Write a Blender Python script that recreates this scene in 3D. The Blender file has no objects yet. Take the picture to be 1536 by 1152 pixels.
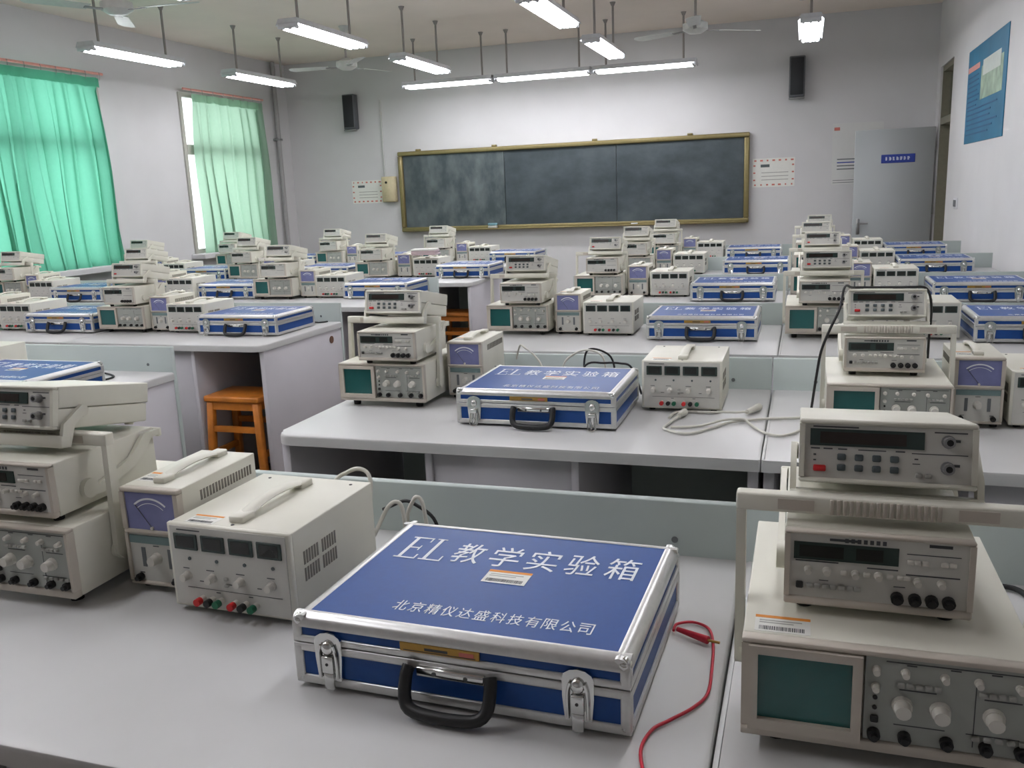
import bpy, bmesh, math, random
from mathutils import Vector, Matrix, Euler

random.seed(7)
S = bpy.context.scene
COL = S.collection
R = math.radians

# ------------------------------------------------------------------ camera
CAM = Vector((0.0, 0.0, 1.41))
FPX = 1328.44
yaw, pitch, roll = 0.322021, 0.212792, -0.0406234
fwd = Vector((-math.sin(yaw) * math.cos(pitch), math.cos(yaw) * math.cos(pitch), -math.sin(pitch)))
rt = Vector((math.cos(yaw), math.sin(yaw), 0))
up = rt.cross(fwd)
r2 = math.cos(roll) * rt + math.sin(roll) * up
u2 = -math.sin(roll) * rt + math.cos(roll) * up
cd = bpy.data.cameras.new('camera')
cd.sensor_fit = 'HORIZONTAL'
cd.sensor_width = 36.0
cd.lens = FPX / 1536 * 36.0
cd.clip_start = 0.02
co = bpy.data.objects.new('camera', cd)
COL.objects.link(co)
m = Matrix((r2, u2, -fwd)).transposed().to_4x4()
m.translation = CAM
co.matrix_world = m
S.camera = co

# ------------------------------------------------------------------ world, exposure
TUBE_EMIT = 8.0
WORLD_STRENGTH = 1.2
w = bpy.data.worlds.new('World')
S.world = w
w.use_nodes = True
bgn = w.node_tree.nodes['Background']
bgn.inputs['Color'].default_value = (0.95, 0.98, 1.0, 1)
bgn.inputs['Strength'].default_value = WORLD_STRENGTH
S.view_settings.view_transform = 'Standard'
S.view_settings.look = 'None'
S.view_settings.gamma = 1.0
S.view_settings.use_curve_mapping = False
S.view_settings.exposure = 1.62


# ------------------------------------------------------------------ materials
def lin(c):
    out = []
    for v in c[:3]:
        v = v / 255.0
        out.append(v / 12.92 if v <= 0.04045 else ((v + 0.055) / 1.055) ** 2.4)
    return (*out, 1.0)


MATS = {}


def mat(name, rgb, rough=0.5, metal=0.0, var=0.06, scale=30.0, bump=0.0, bump_scale=200.0, spec=0.5, emit=None, coat=0.0):
    mt = bpy.data.materials.new(name)
    mt.use_nodes = True
    nt = mt.node_tree
    b = nt.nodes['Principled BSDF']
    c = lin(rgb)
    b.inputs['Roughness'].default_value = rough
    b.inputs['Metallic'].default_value = metal
    b.inputs['Specular IOR Level'].default_value = spec
    b.inputs['Coat Weight'].default_value = coat
    tc = nt.nodes.new('ShaderNodeTexCoord')
    if var > 0:
        n = nt.nodes.new('ShaderNodeTexNoise')
        n.inputs['Scale'].default_value = scale
        n.inputs['Detail'].default_value = 4
        cr = nt.nodes.new('ShaderNodeValToRGB')
        cr.color_ramp.elements[0].position = 0.3
        cr.color_ramp.elements[1].position = 0.7
        cr.color_ramp.elements[0].color = (*[v * (1 - var) for v in c[:3]], 1)
        cr.color_ramp.elements[1].color = (*[min(1, v * (1 + var)) for v in c[:3]], 1)
        nt.links.new(tc.outputs['Object'], n.inputs['Vector'])
        nt.links.new(n.outputs['Fac'], cr.inputs['Fac'])
        nt.links.new(cr.outputs['Color'], b.inputs['Base Color'])
    else:
        b.inputs['Base Color'].default_value = c
    if bump > 0:
        n2 = nt.nodes.new('ShaderNodeTexNoise')
        n2.inputs['Scale'].default_value = bump_scale
        bp = nt.nodes.new('ShaderNodeBump')
        bp.inputs['Strength'].default_value = bump
        bp.inputs['Distance'].default_value = 0.002
        nt.links.new(tc.outputs['Object'], n2.inputs['Vector'])
        nt.links.new(n2.outputs['Fac'], bp.inputs['Height'])
        nt.links.new(bp.outputs['Normal'], b.inputs['Normal'])
    if emit:
        b.inputs['Emission Color'].default_value = (*emit[0], 1)
        b.inputs['Emission Strength'].default_value = emit[1]
    MATS[name] = mt
    return mt


WALL = mat('wall_paint', (203, 202, 203), 0.9, var=0.02, scale=3, bump=0.05)
CEIL = mat('ceiling_paint', (242, 231, 221), 0.95, var=0.03, scale=2)
FLOOR = mat('floor_terrazzo', (120, 108, 96), 0.5, var=0.15, scale=60)
DTOP = mat('desk_laminate', (195, 195, 194), 0.38, var=0.015, scale=8, spec=0.4)
DPAN = mat('desk_panel_laminate', (190, 187, 192), 0.5, var=0.02, scale=6)
DUP = mat('upstand_laminate', (174, 184, 181), 0.5, var=0.02, scale=6)
DEDGE = mat('desk_edge_band', (160, 160, 158), 0.5)
PLA = mat('beige_plastic', (217, 215, 202), 0.42, var=0.03, scale=12, bump=0.06, bump_scale=900)
PLB = mat('warm_beige_plastic', (190, 182, 170), 0.5, var=0.03, scale=12, bump=0.06, bump_scale=900)
PANEL = mat('instrument_panel', (196, 195, 188), 0.5, var=0.03, scale=20)
PANELG = mat('scope_panel', (160, 163, 156), 0.5, var=0.03, scale=20)
PANELT = mat('teal_strip', (112, 134, 134), 0.5)
DARK = mat('dark_window', (34, 36, 34), 0.25, var=0.05)
DWIN = mat('smoked_window', (48, 62, 58), 0.25, var=0.05)
DWIN2 = mat('red_smoked_display', (46, 38, 34), 0.25, var=0.1)
METER = mat('meter_face', (120, 124, 168), 0.25, var=0.08, scale=40)
SCREEN = mat('crt_screen', (30, 92, 90), 0.22, var=0.04, scale=20, coat=0.3)
KNOB = mat('knob_plastic', (206, 203, 194), 0.4)
BTN = mat('button_grey', (160, 160, 154), 0.5)
BTND = mat('button_slate', (78, 88, 90), 0.5)
RED = mat('red_plastic', (196, 32, 34), 0.4)
GREEN = mat('green_plastic', (24, 100, 70), 0.4)
BLACK = mat('black_plastic', (22, 22, 23), 0.45)
RUBBER = mat('black_rubber', (14, 14, 14), 0.7)
CHROME = mat('chrome', (215, 216, 214), 0.16, metal=1.0, var=0.02)
ALU = mat('brushed_aluminium', (206, 206, 204), 0.34, metal=0.75, var=0.04, scale=80)
BLUE = mat('blue_case_panel', (20, 70, 140), 0.42, spec=0.38, var=0.05, scale=120, bump=0.03, bump_scale=600)
BRASS = mat('gold_name_plate', (176, 138, 66), 0.35, metal=0.5)
WHITE = mat('white_print', (226, 230, 234), 0.6, var=0.0)
PAPER = mat('white_sticker', (222, 222, 216), 0.6, var=0.02)
ORANGE = mat('orange_print', (226, 142, 48), 0.6)
INK = mat('dark_print', (70, 72, 74), 0.6)
GREYINK = mat('grey_print', (104, 108, 110), 0.6)
VENT = mat('vent_slots', (122, 118, 108), 0.7)
WOOD = mat('orange_wood', (196, 118, 42), 0.4, var=0.2, scale=14)
GOLD = mat('gold_anodised_frame', (134, 122, 82), 0.35, metal=0.4, var=0.06)
STEEL = mat('grey_steel', (150, 150, 150), 0.4, metal=0.6)
LAMPW = mat('lamp_housing', (205, 206, 210), 0.5)
ROD = mat('lamp_rod', (150, 144, 140), 0.5, metal=0.2)
TUBE = mat('lamp_tube', (255, 255, 255), 0.4, var=0, emit=((0.965, 0.965, 1.0), TUBE_EMIT))
FAN = mat('fan_enamel', (196, 198, 194), 0.35)
SPK = mat('speaker_grille', (44, 46, 50), 0.7, var=0.2, scale=300)
SPKB = mat('speaker_cabinet', (92, 94, 98), 0.5)
DOORP = mat('door_paint', (168, 172, 174), 0.5, var=0.015, scale=3)
JAMB = mat('door_frame_paint', (120, 116, 100), 0.5)
FRAMEW = mat('window_frame_paint', (170, 168, 160), 0.5)
SIGNB = mat('blue_sign', (32, 56, 146), 0.4)
POSTB = mat('blue_poster', (34, 108, 142), 0.5, var=0.14, scale=3)
POSTD = mat('poster_dark_text', (24, 78, 120), 0.5)
POSTG = mat('poster_map', (150, 170, 150), 0.5, var=0.35, scale=9)
POSTW = mat('poster_white', (200, 206, 200), 0.5)
PINK = mat('poster_title', (214, 150, 140), 0.5)
REDINK = mat('red_border_print', (196, 112, 100), 0.6)
BEIGEBOX = mat('beige_box', (196, 184, 150), 0.5)
CABW = mat('white_cable', (206, 204, 194), 0.5)
CABB = mat('black_cable', (24, 24, 26), 0.5)
CABR = mat('red_cable', (198, 36, 58), 0.45)
PINKP = mat('pink_paper', (196, 176, 178), 0.7)
RAILP = mat('pink_lit_curtain_rail', (214, 150, 140), 0.5)  # pink light along the rail is put into its base colour
PIPE = mat('wall_pipe_paint', (150, 148, 148), 0.5)


def board_material(dark, light, sx):
    mt = bpy.data.materials.new('chalkboard_slate')
    mt.use_nodes = True
    nt = mt.node_tree
    b = nt.nodes['Principled BSDF']
    b.inputs['Roughness'].default_value = 0.55
    tc = nt.nodes.new('ShaderNodeTexCoord')
    mp = nt.nodes.new('ShaderNodeMapping')
    mp.inputs['Scale'].default_value = (sx, 1, 1.3)
    n = nt.nodes.new('ShaderNodeTexNoise')
    n.inputs['Scale'].default_value = 2.2
    n.inputs['Detail'].default_value = 9
    n.inputs['Roughness'].default_value = 0.62
    cr = nt.nodes.new('ShaderNodeValToRGB')
    cr.color_ramp.elements[0].position = 0.38
    cr.color_ramp.elements[1].position = 0.78
    cr.color_ramp.elements[0].color = lin(dark)
    cr.color_ramp.elements[1].color = lin(light)
    nt.links.new(tc.outputs['Object'], mp.inputs['Vector'])
    nt.links.new(mp.outputs['Vector'], n.inputs['Vector'])
    nt.links.new(n.outputs['Fac'], cr.inputs['Fac'])
    nt.links.new(cr.outputs['Color'], b.inputs['Base Color'])
    return mt


BOARD = board_material((44, 55, 60), (80, 90, 95), 0.9)
BOARDC = board_material((58, 69, 72), (104, 113, 115), 2.2)   # the dustier left panel


def cloth_material(name, rgb, trans):
    mt = bpy.data.materials.new(name)
    mt.use_nodes = True
    nt = mt.node_tree
    nt.nodes.remove(nt.nodes['Principled BSDF'])
    out = nt.nodes['Material Output']
    d = nt.nodes.new('ShaderNodeBsdfDiffuse')
    t = nt.nodes.new('ShaderNodeBsdfTranslucent')
    mx = nt.nodes.new('ShaderNodeMixShader')
    mx.inputs[0].default_value = trans
    tc = nt.nodes.new('ShaderNodeTexCoord')
    wv = nt.nodes.new('ShaderNodeTexNoise')
    wv.inputs['Scale'].default_value = 40
    cr = nt.nodes.new('ShaderNodeValToRGB')
    c = lin(rgb)
    cr.color_ramp.elements[0].color = (*[v * 0.92 for v in c[:3]], 1)
    cr.color_ramp.elements[1].color = c
    nt.links.new(tc.outputs['Object'], wv.inputs['Vector'])
    nt.links.new(wv.outputs['Fac'], cr.inputs['Fac'])
    nt.links.new(cr.outputs['Color'], d.inputs['Color'])
    nt.links.new(cr.outputs['Color'], t.inputs['Color'])
    nt.links.new(d.outputs[0], mx.inputs[1])
    nt.links.new(t.outputs[0], mx.inputs[2])
    nt.links.new(mx.outputs[0], out.inputs['Surface'])
    return mt


CLOTH1 = cloth_material('teal_curtain_cloth', (116, 190, 163), 0.6)
CLOTH2 = cloth_material('pale_green_curtain_cloth', (168, 198, 176), 0.6)


def glass_material():
    mt = bpy.data.materials.new('window_glass')
    mt.use_nodes = True
    nt = mt.node_tree
    nt.nodes.remove(nt.nodes['Principled BSDF'])
    out = nt.nodes['Material Output']
    t = nt.nodes.new('ShaderNodeBsdfTransparent')
    t.inputs['Color'].default_value = (0.92, 0.95, 0.95, 1)
    g = nt.nodes.new('ShaderNodeBsdfGlossy')
    g.inputs['Roughness'].default_value = 0.02
    mx = nt.nodes.new('ShaderNodeMixShader')
    mx.inputs[0].default_value = 0.06
    nt.links.new(t.outputs[0], mx.inputs[1])
    nt.links.new(g.outputs[0], mx.inputs[2])
    nt.links.new(mx.outputs[0], out.inputs['Surface'])
    return mt


GLASS = glass_material()


# ------------------------------------------------------------------ mesh helpers
def box(bm, x0, x1, y0, y1, z0, z1, bev=0.0, mi=0, seg=1):
    mtx = Matrix.Translation(((x0 + x1) / 2, (y0 + y1) / 2, (z0 + z1) / 2)) @ Matrix.Diagonal((abs(x1 - x0), abs(y1 - y0), abs(z1 - z0), 1))
    g = bmesh.ops.create_cube(bm, size=1.0, matrix=mtx)
    vs = g['verts']
    fs = set(f for v in vs for f in v.link_faces)
    for f in fs:
        f.material_index = mi
        f.smooth = False
    if bev > 0:
        es = list(set(e for v in vs for e in v.link_edges))
        rr = bmesh.ops.bevel(bm, geom=es, offset=bev, segments=seg, affect='EDGES', profile=0.5)
        for f in rr['faces']:
            f.material_index = mi
            f.smooth = True
    return vs


def cyl(bm, c, axis, r1, length, seg=14, r2_=None, mi=0, bev=0.0):
    """cylinder / cone starting at c and growing along axis"""
    a = Vector(axis).normalized()
    q = a.to_track_quat('Z', 'Y')
    mtx = Matrix.Translation(Vector(c) + a * (length / 2)) @ q.to_matrix().to_4x4()
    g = bmesh.ops.create_cone(bm, cap_ends=True, segments=seg, radius1=r1, radius2=r1 if r2_ is None else r2_, depth=length, matrix=mtx)
    for v in g['verts']:
        for f in v.link_faces:
            f.material_index = mi
            f.smooth = len(f.verts) == 4
    return g['verts']


def sph(bm, c, r, seg=10, mi=0, scale=(1, 1, 1)):
    mtx = Matrix.Translation(c) @ Matrix.Diagonal((*scale, 1))
    g = bmesh.ops.create_uvsphere(bm, u_segments=seg, v_segments=max(6, seg // 2 + 2), radius=r, matrix=mtx)
    for v in g['verts']:
        for f in v.link_faces:
            f.material_index = mi
            f.smooth = True


def catmull(pts, n=6):
    P = [Vector(p) for p in pts]
    if len(P) < 3:
        return P
    out = []
    for i in range(len(P) - 1):
        p0 = P[max(i - 1, 0)]
        p1, p2 = P[i], P[i + 1]
        p3 = P[min(i + 2, len(P) - 1)]
        for k in range(n):
            t = k / n
            out.append(0.5 * ((2 * p1) + (-p0 + p2) * t + (2 * p0 - 5 * p1 + 4 * p2 - p3) * t * t + (-p0 + 3 * p1 - 3 * p2 + p3) * t ** 3))
    out.append(P[-1])
    return out


def tube(bm, pts, r, seg=8, smooth=6, mi=0, flat=1.0, cap=True):
    """swept tube; r may be a list (per input point interpolated) """
    P = catmull(pts, smooth) if smooth > 1 else [Vector(p) for p in pts]
    n = len(P)
    rings = []
    prev = None
    for i, p in enumerate(P):
        t = (P[min(i + 1, n - 1)] - P[max(i - 1, 0)]).normalized()
        if prev is None:
            a = Vector((0, 0, 1)) if abs(t.z) < 0.9 else Vector((0, 1, 0))
            nn = t.cross(a).normalized()
        else:
            nn = (prev - t * prev.dot(t)).normalized()
        prev = nn
        b = t.cross(nn)
        rings.append([bm.verts.new(p + (nn * math.cos(2 * math.pi * k / seg) + b * math.sin(2 * math.pi * k / seg) * flat) * r) for k in range(seg)])
    for i in range(n - 1):
        for k in range(seg):
            f = bm.faces.new((rings[i][k], rings[i][(k + 1) % seg], rings[i + 1][(k + 1) % seg], rings[i + 1][k]))
            f.material_index = mi
            f.smooth = True
    if cap:
        f = bm.faces.new(list(reversed(rings[0])))
        f.material_index = mi
        f = bm.faces.new(rings[-1])
        f.material_index = mi


def prism(bm, poly, axis, a, b, mi=0):
    """extrude a 2-D polygon along axis 'x','y' or 'z' from a to b"""
    def pt(p, t):
        if axis == 'x':
            return (t, p[0], p[1])
        if axis == 'y':
            return (p[0], t, p[1])
        return (p[0], p[1], t)
    v0 = [bm.verts.new(pt(p, a)) for p in poly]
    v1 = [bm.verts.new(pt(p, b)) for p in poly]
    n = len(poly)
    fs = []
    for i in range(n):
        fs.append(bm.faces.new((v0[i], v0[(i + 1) % n], v1[(i + 1) % n], v1[i])))
    fs.append(bm.faces.new(list(reversed(v0))))
    fs.append(bm.faces.new(v1))
    for f in fs:
        f.material_index = mi
    return v0 + v1


def finish(bm, name, mats, smooth=True, ang=50):
    bmesh.ops.recalc_face_normals(bm, faces=bm.faces[:])
    me = bpy.data.meshes.new(name)
    bm.to_mesh(me)
    bm.free()
    for mt in (mats if isinstance(mats, (list, tuple)) else [mats]):
        me.materials.append(mt)
    if smooth:
        if ang >= 180:
            for p in me.polygons:
                p.use_smooth = True
        me.set_sharp_from_angle(angle=R(ang))
    return me


def mk(name, mats, fn, **kw):
    bm = bmesh.new()
    fn(bm)
    return finish(bm, name, mats, **kw)


def link(name, me, parent=None):
    o = bpy.data.objects.new(name, me)
    COL.objects.link(o)
    if parent is not None:
        o.parent = parent
    return o


def tag(o, label=None, cat=None, group=None, kind=None):
    if label:
        o['label'] = label
    if cat:
        o['category'] = cat
    if group:
        o['group'] = group
    if kind:
        o['kind'] = kind
    return o


def empty(name, loc, rz=0.0):
    o = bpy.data.objects.new(name, None)
    o.empty_display_size = 0.05
    COL.objects.link(o)
    o.location = loc
    o.rotation_euler = (0, 0, rz)
    return o


class Spec:
    """a part: name, mesh, optional own label, sub-parts, local transform"""
    def __init__(s, name, me, label=None, subs=(), loc=(0, 0, 0), rot=(0, 0, 0)):
        s.name, s.me, s.label, s.subs, s.loc, s.rot = name, me, label, list(subs), loc, rot
        if me.vertices:
            xs = [v.co for v in me.vertices]
            s.size = max(max(v[i] for v in xs) - min(v[i] for v in xs) for i in range(3))
        else:
            s.size = 0


def build(specs, name, loc, rz=0.0, minpx=3.0):
    root = empty(name, loc, rz)
    dist = (Vector(loc) - CAM).length
    def add(sp, parent, lvl):
        if sp.size * FPX / dist < minpx:
            return
        o = link(sp.name, sp.me, parent)
        o.location = sp.loc
        o.rotation_euler = sp.rot
        if sp.label:
            o['label'] = sp.label
        if sp.name in ('panel_print', 'vent'):
            o['kind'] = 'stuff'
        for q in sp.subs:
            add(q, o, lvl + 1)
    for sp in specs:
        add(sp, root, 1)
    return root


def text_mesh(body, size, sx=1.0, sy=1.0, shear=0.0, align='LEFT', space=1.0):
    cu = bpy.data.curves.new('lettering', 'FONT')
    cu.body = body
    cu.size = size
    cu.shear = shear
    cu.align_x = align
    cu.space_character = space
    cu.extrude = 0.0002
    cu.resolution_u = 3
    o = bpy.data.objects.new('lettering_source', cu)
    COL.objects.link(o)
    bpy.context.view_layer.update()
    dg = bpy.context.evaluated_depsgraph_get()
    me = bpy.data.meshes.new_from_object(o.evaluated_get(dg))
    bpy.data.objects.remove(o)
    bpy.data.curves.remove(cu)
    me.transform(Matrix.Diagonal((sx, sy, 1, 1)))
    return me


# ================================================================== ROOM
XL, XR, YB, YF, ZC = -6.72, 1.32, -3.0, 11.0, 3.2


def struct(name, mats, fn, parent=None, label=None):
    o = link(name, mk(name, mats, fn, smooth=False), parent)
    if parent is None:
        o['kind'] = 'structure'
        if label:
            o['label'] = label
    return o


struct('floor', FLOOR, lambda b: box(b, XL - 0.3, XR + 1.6, YB - 0.2, YF + 0.2, -0.1, 0), label='dark terrazzo classroom floor')
struct('ceiling', CEIL, lambda b: box(b, XL - 0.3, XR + 0.2, YB - 0.2, YF + 0.2, ZC, ZC + 0.12), label='plain painted ceiling above hanging lamps')
struct('wall_front', WALL, lambda b: box(b, XL - 0.24, XR + 0.2, YF, YF + 0.2, 0, ZC), label='white front wall carrying the blackboard')
struct('wall_back', WALL, lambda b: box(b, XL - 0.24, XR + 0.2, YB - 0.2, YB, 0, ZC), label='white wall behind the camera')
# left wall with two windows
W1 = (5.35, 7.50)
W2 = (8.72, 10.18)
WZ0, WZ1 = 0.86, 2.66


def left_wall(b):
    x0, x1 = XL - 0.24, XL
    box(b, x0, x1, YB, YF, 0, WZ0)
    box(b, x0, x1, YB, YF, WZ1, ZC)
    ys = [YB, W1[0], W1[1], W2[0], W2[1], YF]
    for i in (0, 2, 4):
        box(b, x0, x1, ys[i], ys[i + 1], WZ0, WZ1)


struct('wall_left', WALL, left_wall, label='white window wall with two curtained openings')
DY0, DY1 = 9.88, 10.76
DZ, TZ0, TZ1 = 1.93, 2.0, 2.52


def right_wall(b):
    x0, x1 = XR, XR + 0.2
    box(b, x0, x1, YB, DY0, 0, ZC)
    box(b, x0, x1, DY1, YF, 0, ZC)
    box(b, x0, x1, DY0, DY1, TZ1, ZC)


struct('wall_right', WALL, right_wall, label='white door-side wall with blue poster')


def corridor(b):
    box(b, XR + 1.4, XR + 1.5, 8.5, 12.0, 0, 2.9)
    box(b, XR + 0.2, XR + 1.5, 8.4, 8.5, 0, 2.9)
    box(b, XR + 0.2, XR + 1.5, 12.0, 12.1, 0, 2.9)
    box(b, XR + 0.2, XR + 1.5, 8.4, 12.1, 2.9, 3.0)


struct('wall_corridor', mat('corridor_paint', (150, 146, 130), 0.9), corridor, label='dim corridor walls beyond the open door')

# windows
for wi, (y0, y1) in enumerate((W1, W2)):
    e = empty('window_%d' % (wi + 1), (XL, (y0 + y1) / 2, WZ0))
    e['kind'] = 'structure'
    e['label'] = ('large window behind the teal curtain', 'narrower window behind the pale green curtain')[wi]
    hw = (y1 - y0) / 2

    def frame(b, hw=hw):
        H = WZ1 - WZ0
        for a0, a1 in ((-hw, -hw + 0.05), (hw - 0.05, hw)):
            box(b, -0.05, 0.02, a0, a1, 0, H)
        box(b, -0.05, 0.02, -hw + 0.0501, hw - 0.0501, 0, 0.05)
        box(b, -0.05, 0.02, -hw + 0.0501, hw - 0.0501, H - 0.05, H)
    link('window_frame', mk('window_frame', FRAMEW, frame, smooth=False), e)
    link('transom_bar', mk('transom_bar', FRAMEW, lambda b, hw=hw: box(b, -0.05, 0.025, -hw + 0.05, hw - 0.05, 1.12, 1.23), smooth=False), e)
    nm = 2 if wi == 0 else 1
    for k in range(1, nm):
        yy = -hw + 2 * hw * k / nm
        link('mullion', mk('mullion', FRAMEW, lambda b, yy=yy: box(b, -0.05, 0.015, yy - 0.025, yy + 0.025, 0.05, WZ1 - WZ0 - 0.05), smooth=False), e)
    for z0_, z1_ in ((0.05, 1.12), (1.23, WZ1 - WZ0 - 0.05)):
        for k in range(nm):
            a0 = -hw + 0.05 + (2 * hw - 0.1) * k / nm
            a1 = -hw + 0.05 + (2 * hw - 0.1) * (k + 1) / nm
            link('pane', mk('pane', GLASS, lambda b, a0=a0, a1=a1, z0_=z0_, z1_=z1_: box(b, -0.018, -0.012, a0, a1, z0_, z1_), smooth=False), e)
    link('window_sill', mk('window_sill', WALL, lambda b, hw=hw: box(b, -0.05, 0.18, -hw - 0.06, hw + 0.06, -0.06, 0.0, 0.008), smooth=False), e)


# curtains
def make_curtain(name, label, y0t, y1t, y0b, y1b, zb, zt, cloth, folds, seed, xo):
    rnd = random.Random(seed)
    root = empty(name, (XL + xo, (y0t + y1t) / 2, zb))
    yc = (y0t + y1t) / 2
    ph = [rnd.uniform(0, 6.28) for _ in range(8)]
    NU, NV = folds * 18, 44
    wgt = lambda u: 0.5 + 0.5 * math.sin(13 * u + ph[4]) * math.sin(5 * u + ph[5])
    bm = bmesh.new()
    vs = []
    for j in range(NV + 1):
        t = j / NV
        z = zb + (zt - zb) * t
        row = []
        for i in range(NU + 1):
            u = i / NU
            ya = y0b + (y1b - y0b) * u
            yb_ = y0t + (y1t - y0t) * u
            y = ya + (yb_ - ya) * t
            un = u + 0.018 * math.sin(9 * u + ph[0] + 1.6 * t) + 0.012 * math.sin(23 * u + ph[1] - 2.1 * t) - 0.03 * (1 - t) * math.sin(math.pi * u)
            amp = 0.020 + 0.030 * (1 - t) + 0.012 * math.sin(5 * u + ph[2])
            x = amp * math.sin(2 * math.pi * folds * un) + 0.010 * math.sin(2 * math.pi * folds * 2.1 * un + ph[3] + t) + 0.012 * math.sin(7 * t + 4 * u)
            phs = 2 * math.pi * folds * un
            y += (0.010 + 0.034 * wgt(u) * (0.35 + 0.65 * (1 - t))) * math.sin(2 * phs + 0.6) * (0.25 if t > 0.94 else 1.0)
            x += 0.022 * wgt(u) * math.cos(phs)
            if t > 0.955:
                x = x * 0.7
            row.append(bm.verts.new((x, y - yc, z - zb)))
        vs.append(row)
    for j in range(NV):
        for i in range(NU):
            bm.faces.new((vs[j][i], vs[j][i + 1], vs[j + 1][i + 1], vs[j + 1][i]))
    me = finish(bm, 'cloth', cloth, ang=180)
    link('cloth', me, root)
    # doubled heading tape at the top
    bm = bmesh.new()
    rows = []
    for j in (0, 1):
        row = []
        for i in range(NU + 1):
            u = i / NU
            un = u + 0.018 * math.sin(9 * u + ph[0] + 1.6) + 0.012 * math.sin(23 * u + ph[1] - 2.1)
            x = (0.020 + 0.012 * math.sin(5 * u + ph[2])) * 0.7 * math.sin(2 * math.pi * folds * un) + 0.02
            row.append(bm.verts.new((x, y0t + (y1t - y0t) * u - yc, zt - zb - (0.085 if j == 0 else 0.0))))
        rows.append(row)
    for i in range(NU):
        bm.faces.new((rows[0][i], rows[0][i + 1], rows[1][i + 1], rows[1][i]))
    link('heading_tape', finish(bm, 'heading_tape', cloth, ang=180), root)
    link('rail', mk('rail', RAILP, lambda b: tube(b, [(0.0, y0t - yc - 0.12, zt - zb + 0.045), (0.0, y1t - yc + 0.06, zt - zb + 0.045)], 0.013, 8, 1)), root)
    ringm = mk('ring', RAILP, lambda b: tube(b, [(0.0, 0.006 * math.cos(a), 0.022 * math.sin(a)) for a in [k * 6.2832 / 10 for k in range(11)]], 0.004, 5, 1))
    ringm2 = mk('curtain_hook', STEEL, lambda b: tube(b, [(0, 0, 0.045), (0.016, 0, 0.05), (0.02, 0, 0.03), (0.016, 0, 0.0), (0.01, 0, -0.02)], 0.003, 5, 3))
    for k in range(folds + 1):
        o = link('curtain_hook', ringm2, root)
        o.location = (0.0, y0t + (y1t - y0t) * k / folds - yc, zt - zb)
    tag(root, label, 'curtain', 'window curtains')
    return root


make_curtain('curtain', 'bright teal green curtain drawn across the large left window', 5.45, 7.43, 5.35, 7.52, 0.80, 2.66, CLOTH1, 11, 3, 0.1)
make_curtain('curtain', 'paler green curtain with a white gap of daylight at its left', 8.82, 10.20, 8.86, 10.23, 0.80, 2.64, CLOTH2, 7, 5, 0.1)

# pipe on the left wall near the corner, conduit on the front wall
pp = empty('wall_pipe', (XL + 0.06, 10.62, 0))
link('pipe', mk('pipe', PIPE, lambda b: tube(b, [(0, 0, 0), (0, 0, ZC - 0.01)], 0.03, 12, 1)), pp)
for zz in (0.7, 2.2):
    link('bracket', mk('bracket', STEEL, lambda b, zz=zz: box(b, -0.06, 0.035, -0.045, 0.045, zz, zz + 0.03, 0.004)), pp)
tag(pp, 'grey vertical pipe on the window wall near the corner', 'pipe')
cdo = link('wall_conduit', mk('wall_conduit', mat('conduit_white', (196, 196, 194), 0.6), lambda b: box(b, -0.012, 0.012, -0.016, 0, 0, 0.98, 0.003)))
cdo.location = (-5.33, YF, 1.69)
tag(cdo, 'thin white conduit running up from the beige box', 'conduit')

# door
d = empty('door_1', (XR - 0.02, 10.72, 0))
d['kind'] = 'structure'
d['label'] = 'grey door leaf standing open in front of the blackboard wall'
LW = 0.80
link('door_leaf', mk('door_leaf', DOORP, lambda b: box(b, -LW, 0, 0, 0.04, 0.01, 1.92, 0.003)), d)
hd = link('door_handle', mk('door_handle', STEEL, lambda b: (box(b, -LW + 0.04, -LW + 0.075, -0.012, 0, 0.8, 0.97, 0.004), cyl(b, (-LW + 0.057, -0.012, 0.92), (0, -1, 0), 0.011, 0.035), tube(b, [(-LW + 0.057, -0.045, 0.92), (-LW + 0.16, -0.048, 0.918)], 0.008, 8, 1))), d)


def sign_print(b):
    box(b, -0.17, 0.17, -0.006, 0, -0.045, 0.045, 0.002, 0)
    rnd = random.Random(4)
    for k in range(7):
        x = -0.128 + k * 0.0365
        for q in range(5):
            zz = -0.016 + q * 0.0075
            ww = rnd.uniform(0.013, 0.027)
            box(b, x, x + ww, -0.0075, -0.006, zz, zz + 0.0042, 0, 1)
        box(b, x + 0.011, x + 0.016, -0.0076, -0.006, -0.017, 0.018, 0, 1)


sg = link('door_sign', mk('door_sign', [SIGNB, WHITE], sign_print, smooth=False), d)
sg.location = (-0.36, 0, 1.605)
sg['label'] = 'blue door sign with white characters'
for zz in (0.3, 1.0, 1.65):
    link('hinge', mk('hinge', STEEL, lambda b, zz=zz: cyl(b, (0.008, 0.02, zz), (0, 0, 1), 0.008, 0.1, 8)), d)
df = empty('trim_1', (XR, (DY0 + DY1) / 2, 0))
df['kind'] = 'structure'
df['label'] = 'door frame with transom window in the right wall'
hw = (DY1 - DY0) / 2


def jamb(b):
    for a0, a1 in ((-hw, -hw + 0.05), (hw - 0.03, hw)):
        box(b, 0.02, 0.18, a0, a1, 0, TZ1)
    box(b, 0.02, 0.18, -hw + 0.0501, hw - 0.0301, DZ, TZ0)
    box(b, 0.02, 0.18, -hw + 0.0501, hw - 0.0301, TZ1 - 0.05, TZ1)


link('door_frame', mk('door_frame', JAMB, jamb, smooth=False), df)
link('pane', mk('pane', GLASS, lambda b: box(b, 0.095, 0.1, -hw + 0.05, hw - 0.03, TZ0, TZ1 - 0.05), smooth=False), df)

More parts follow.
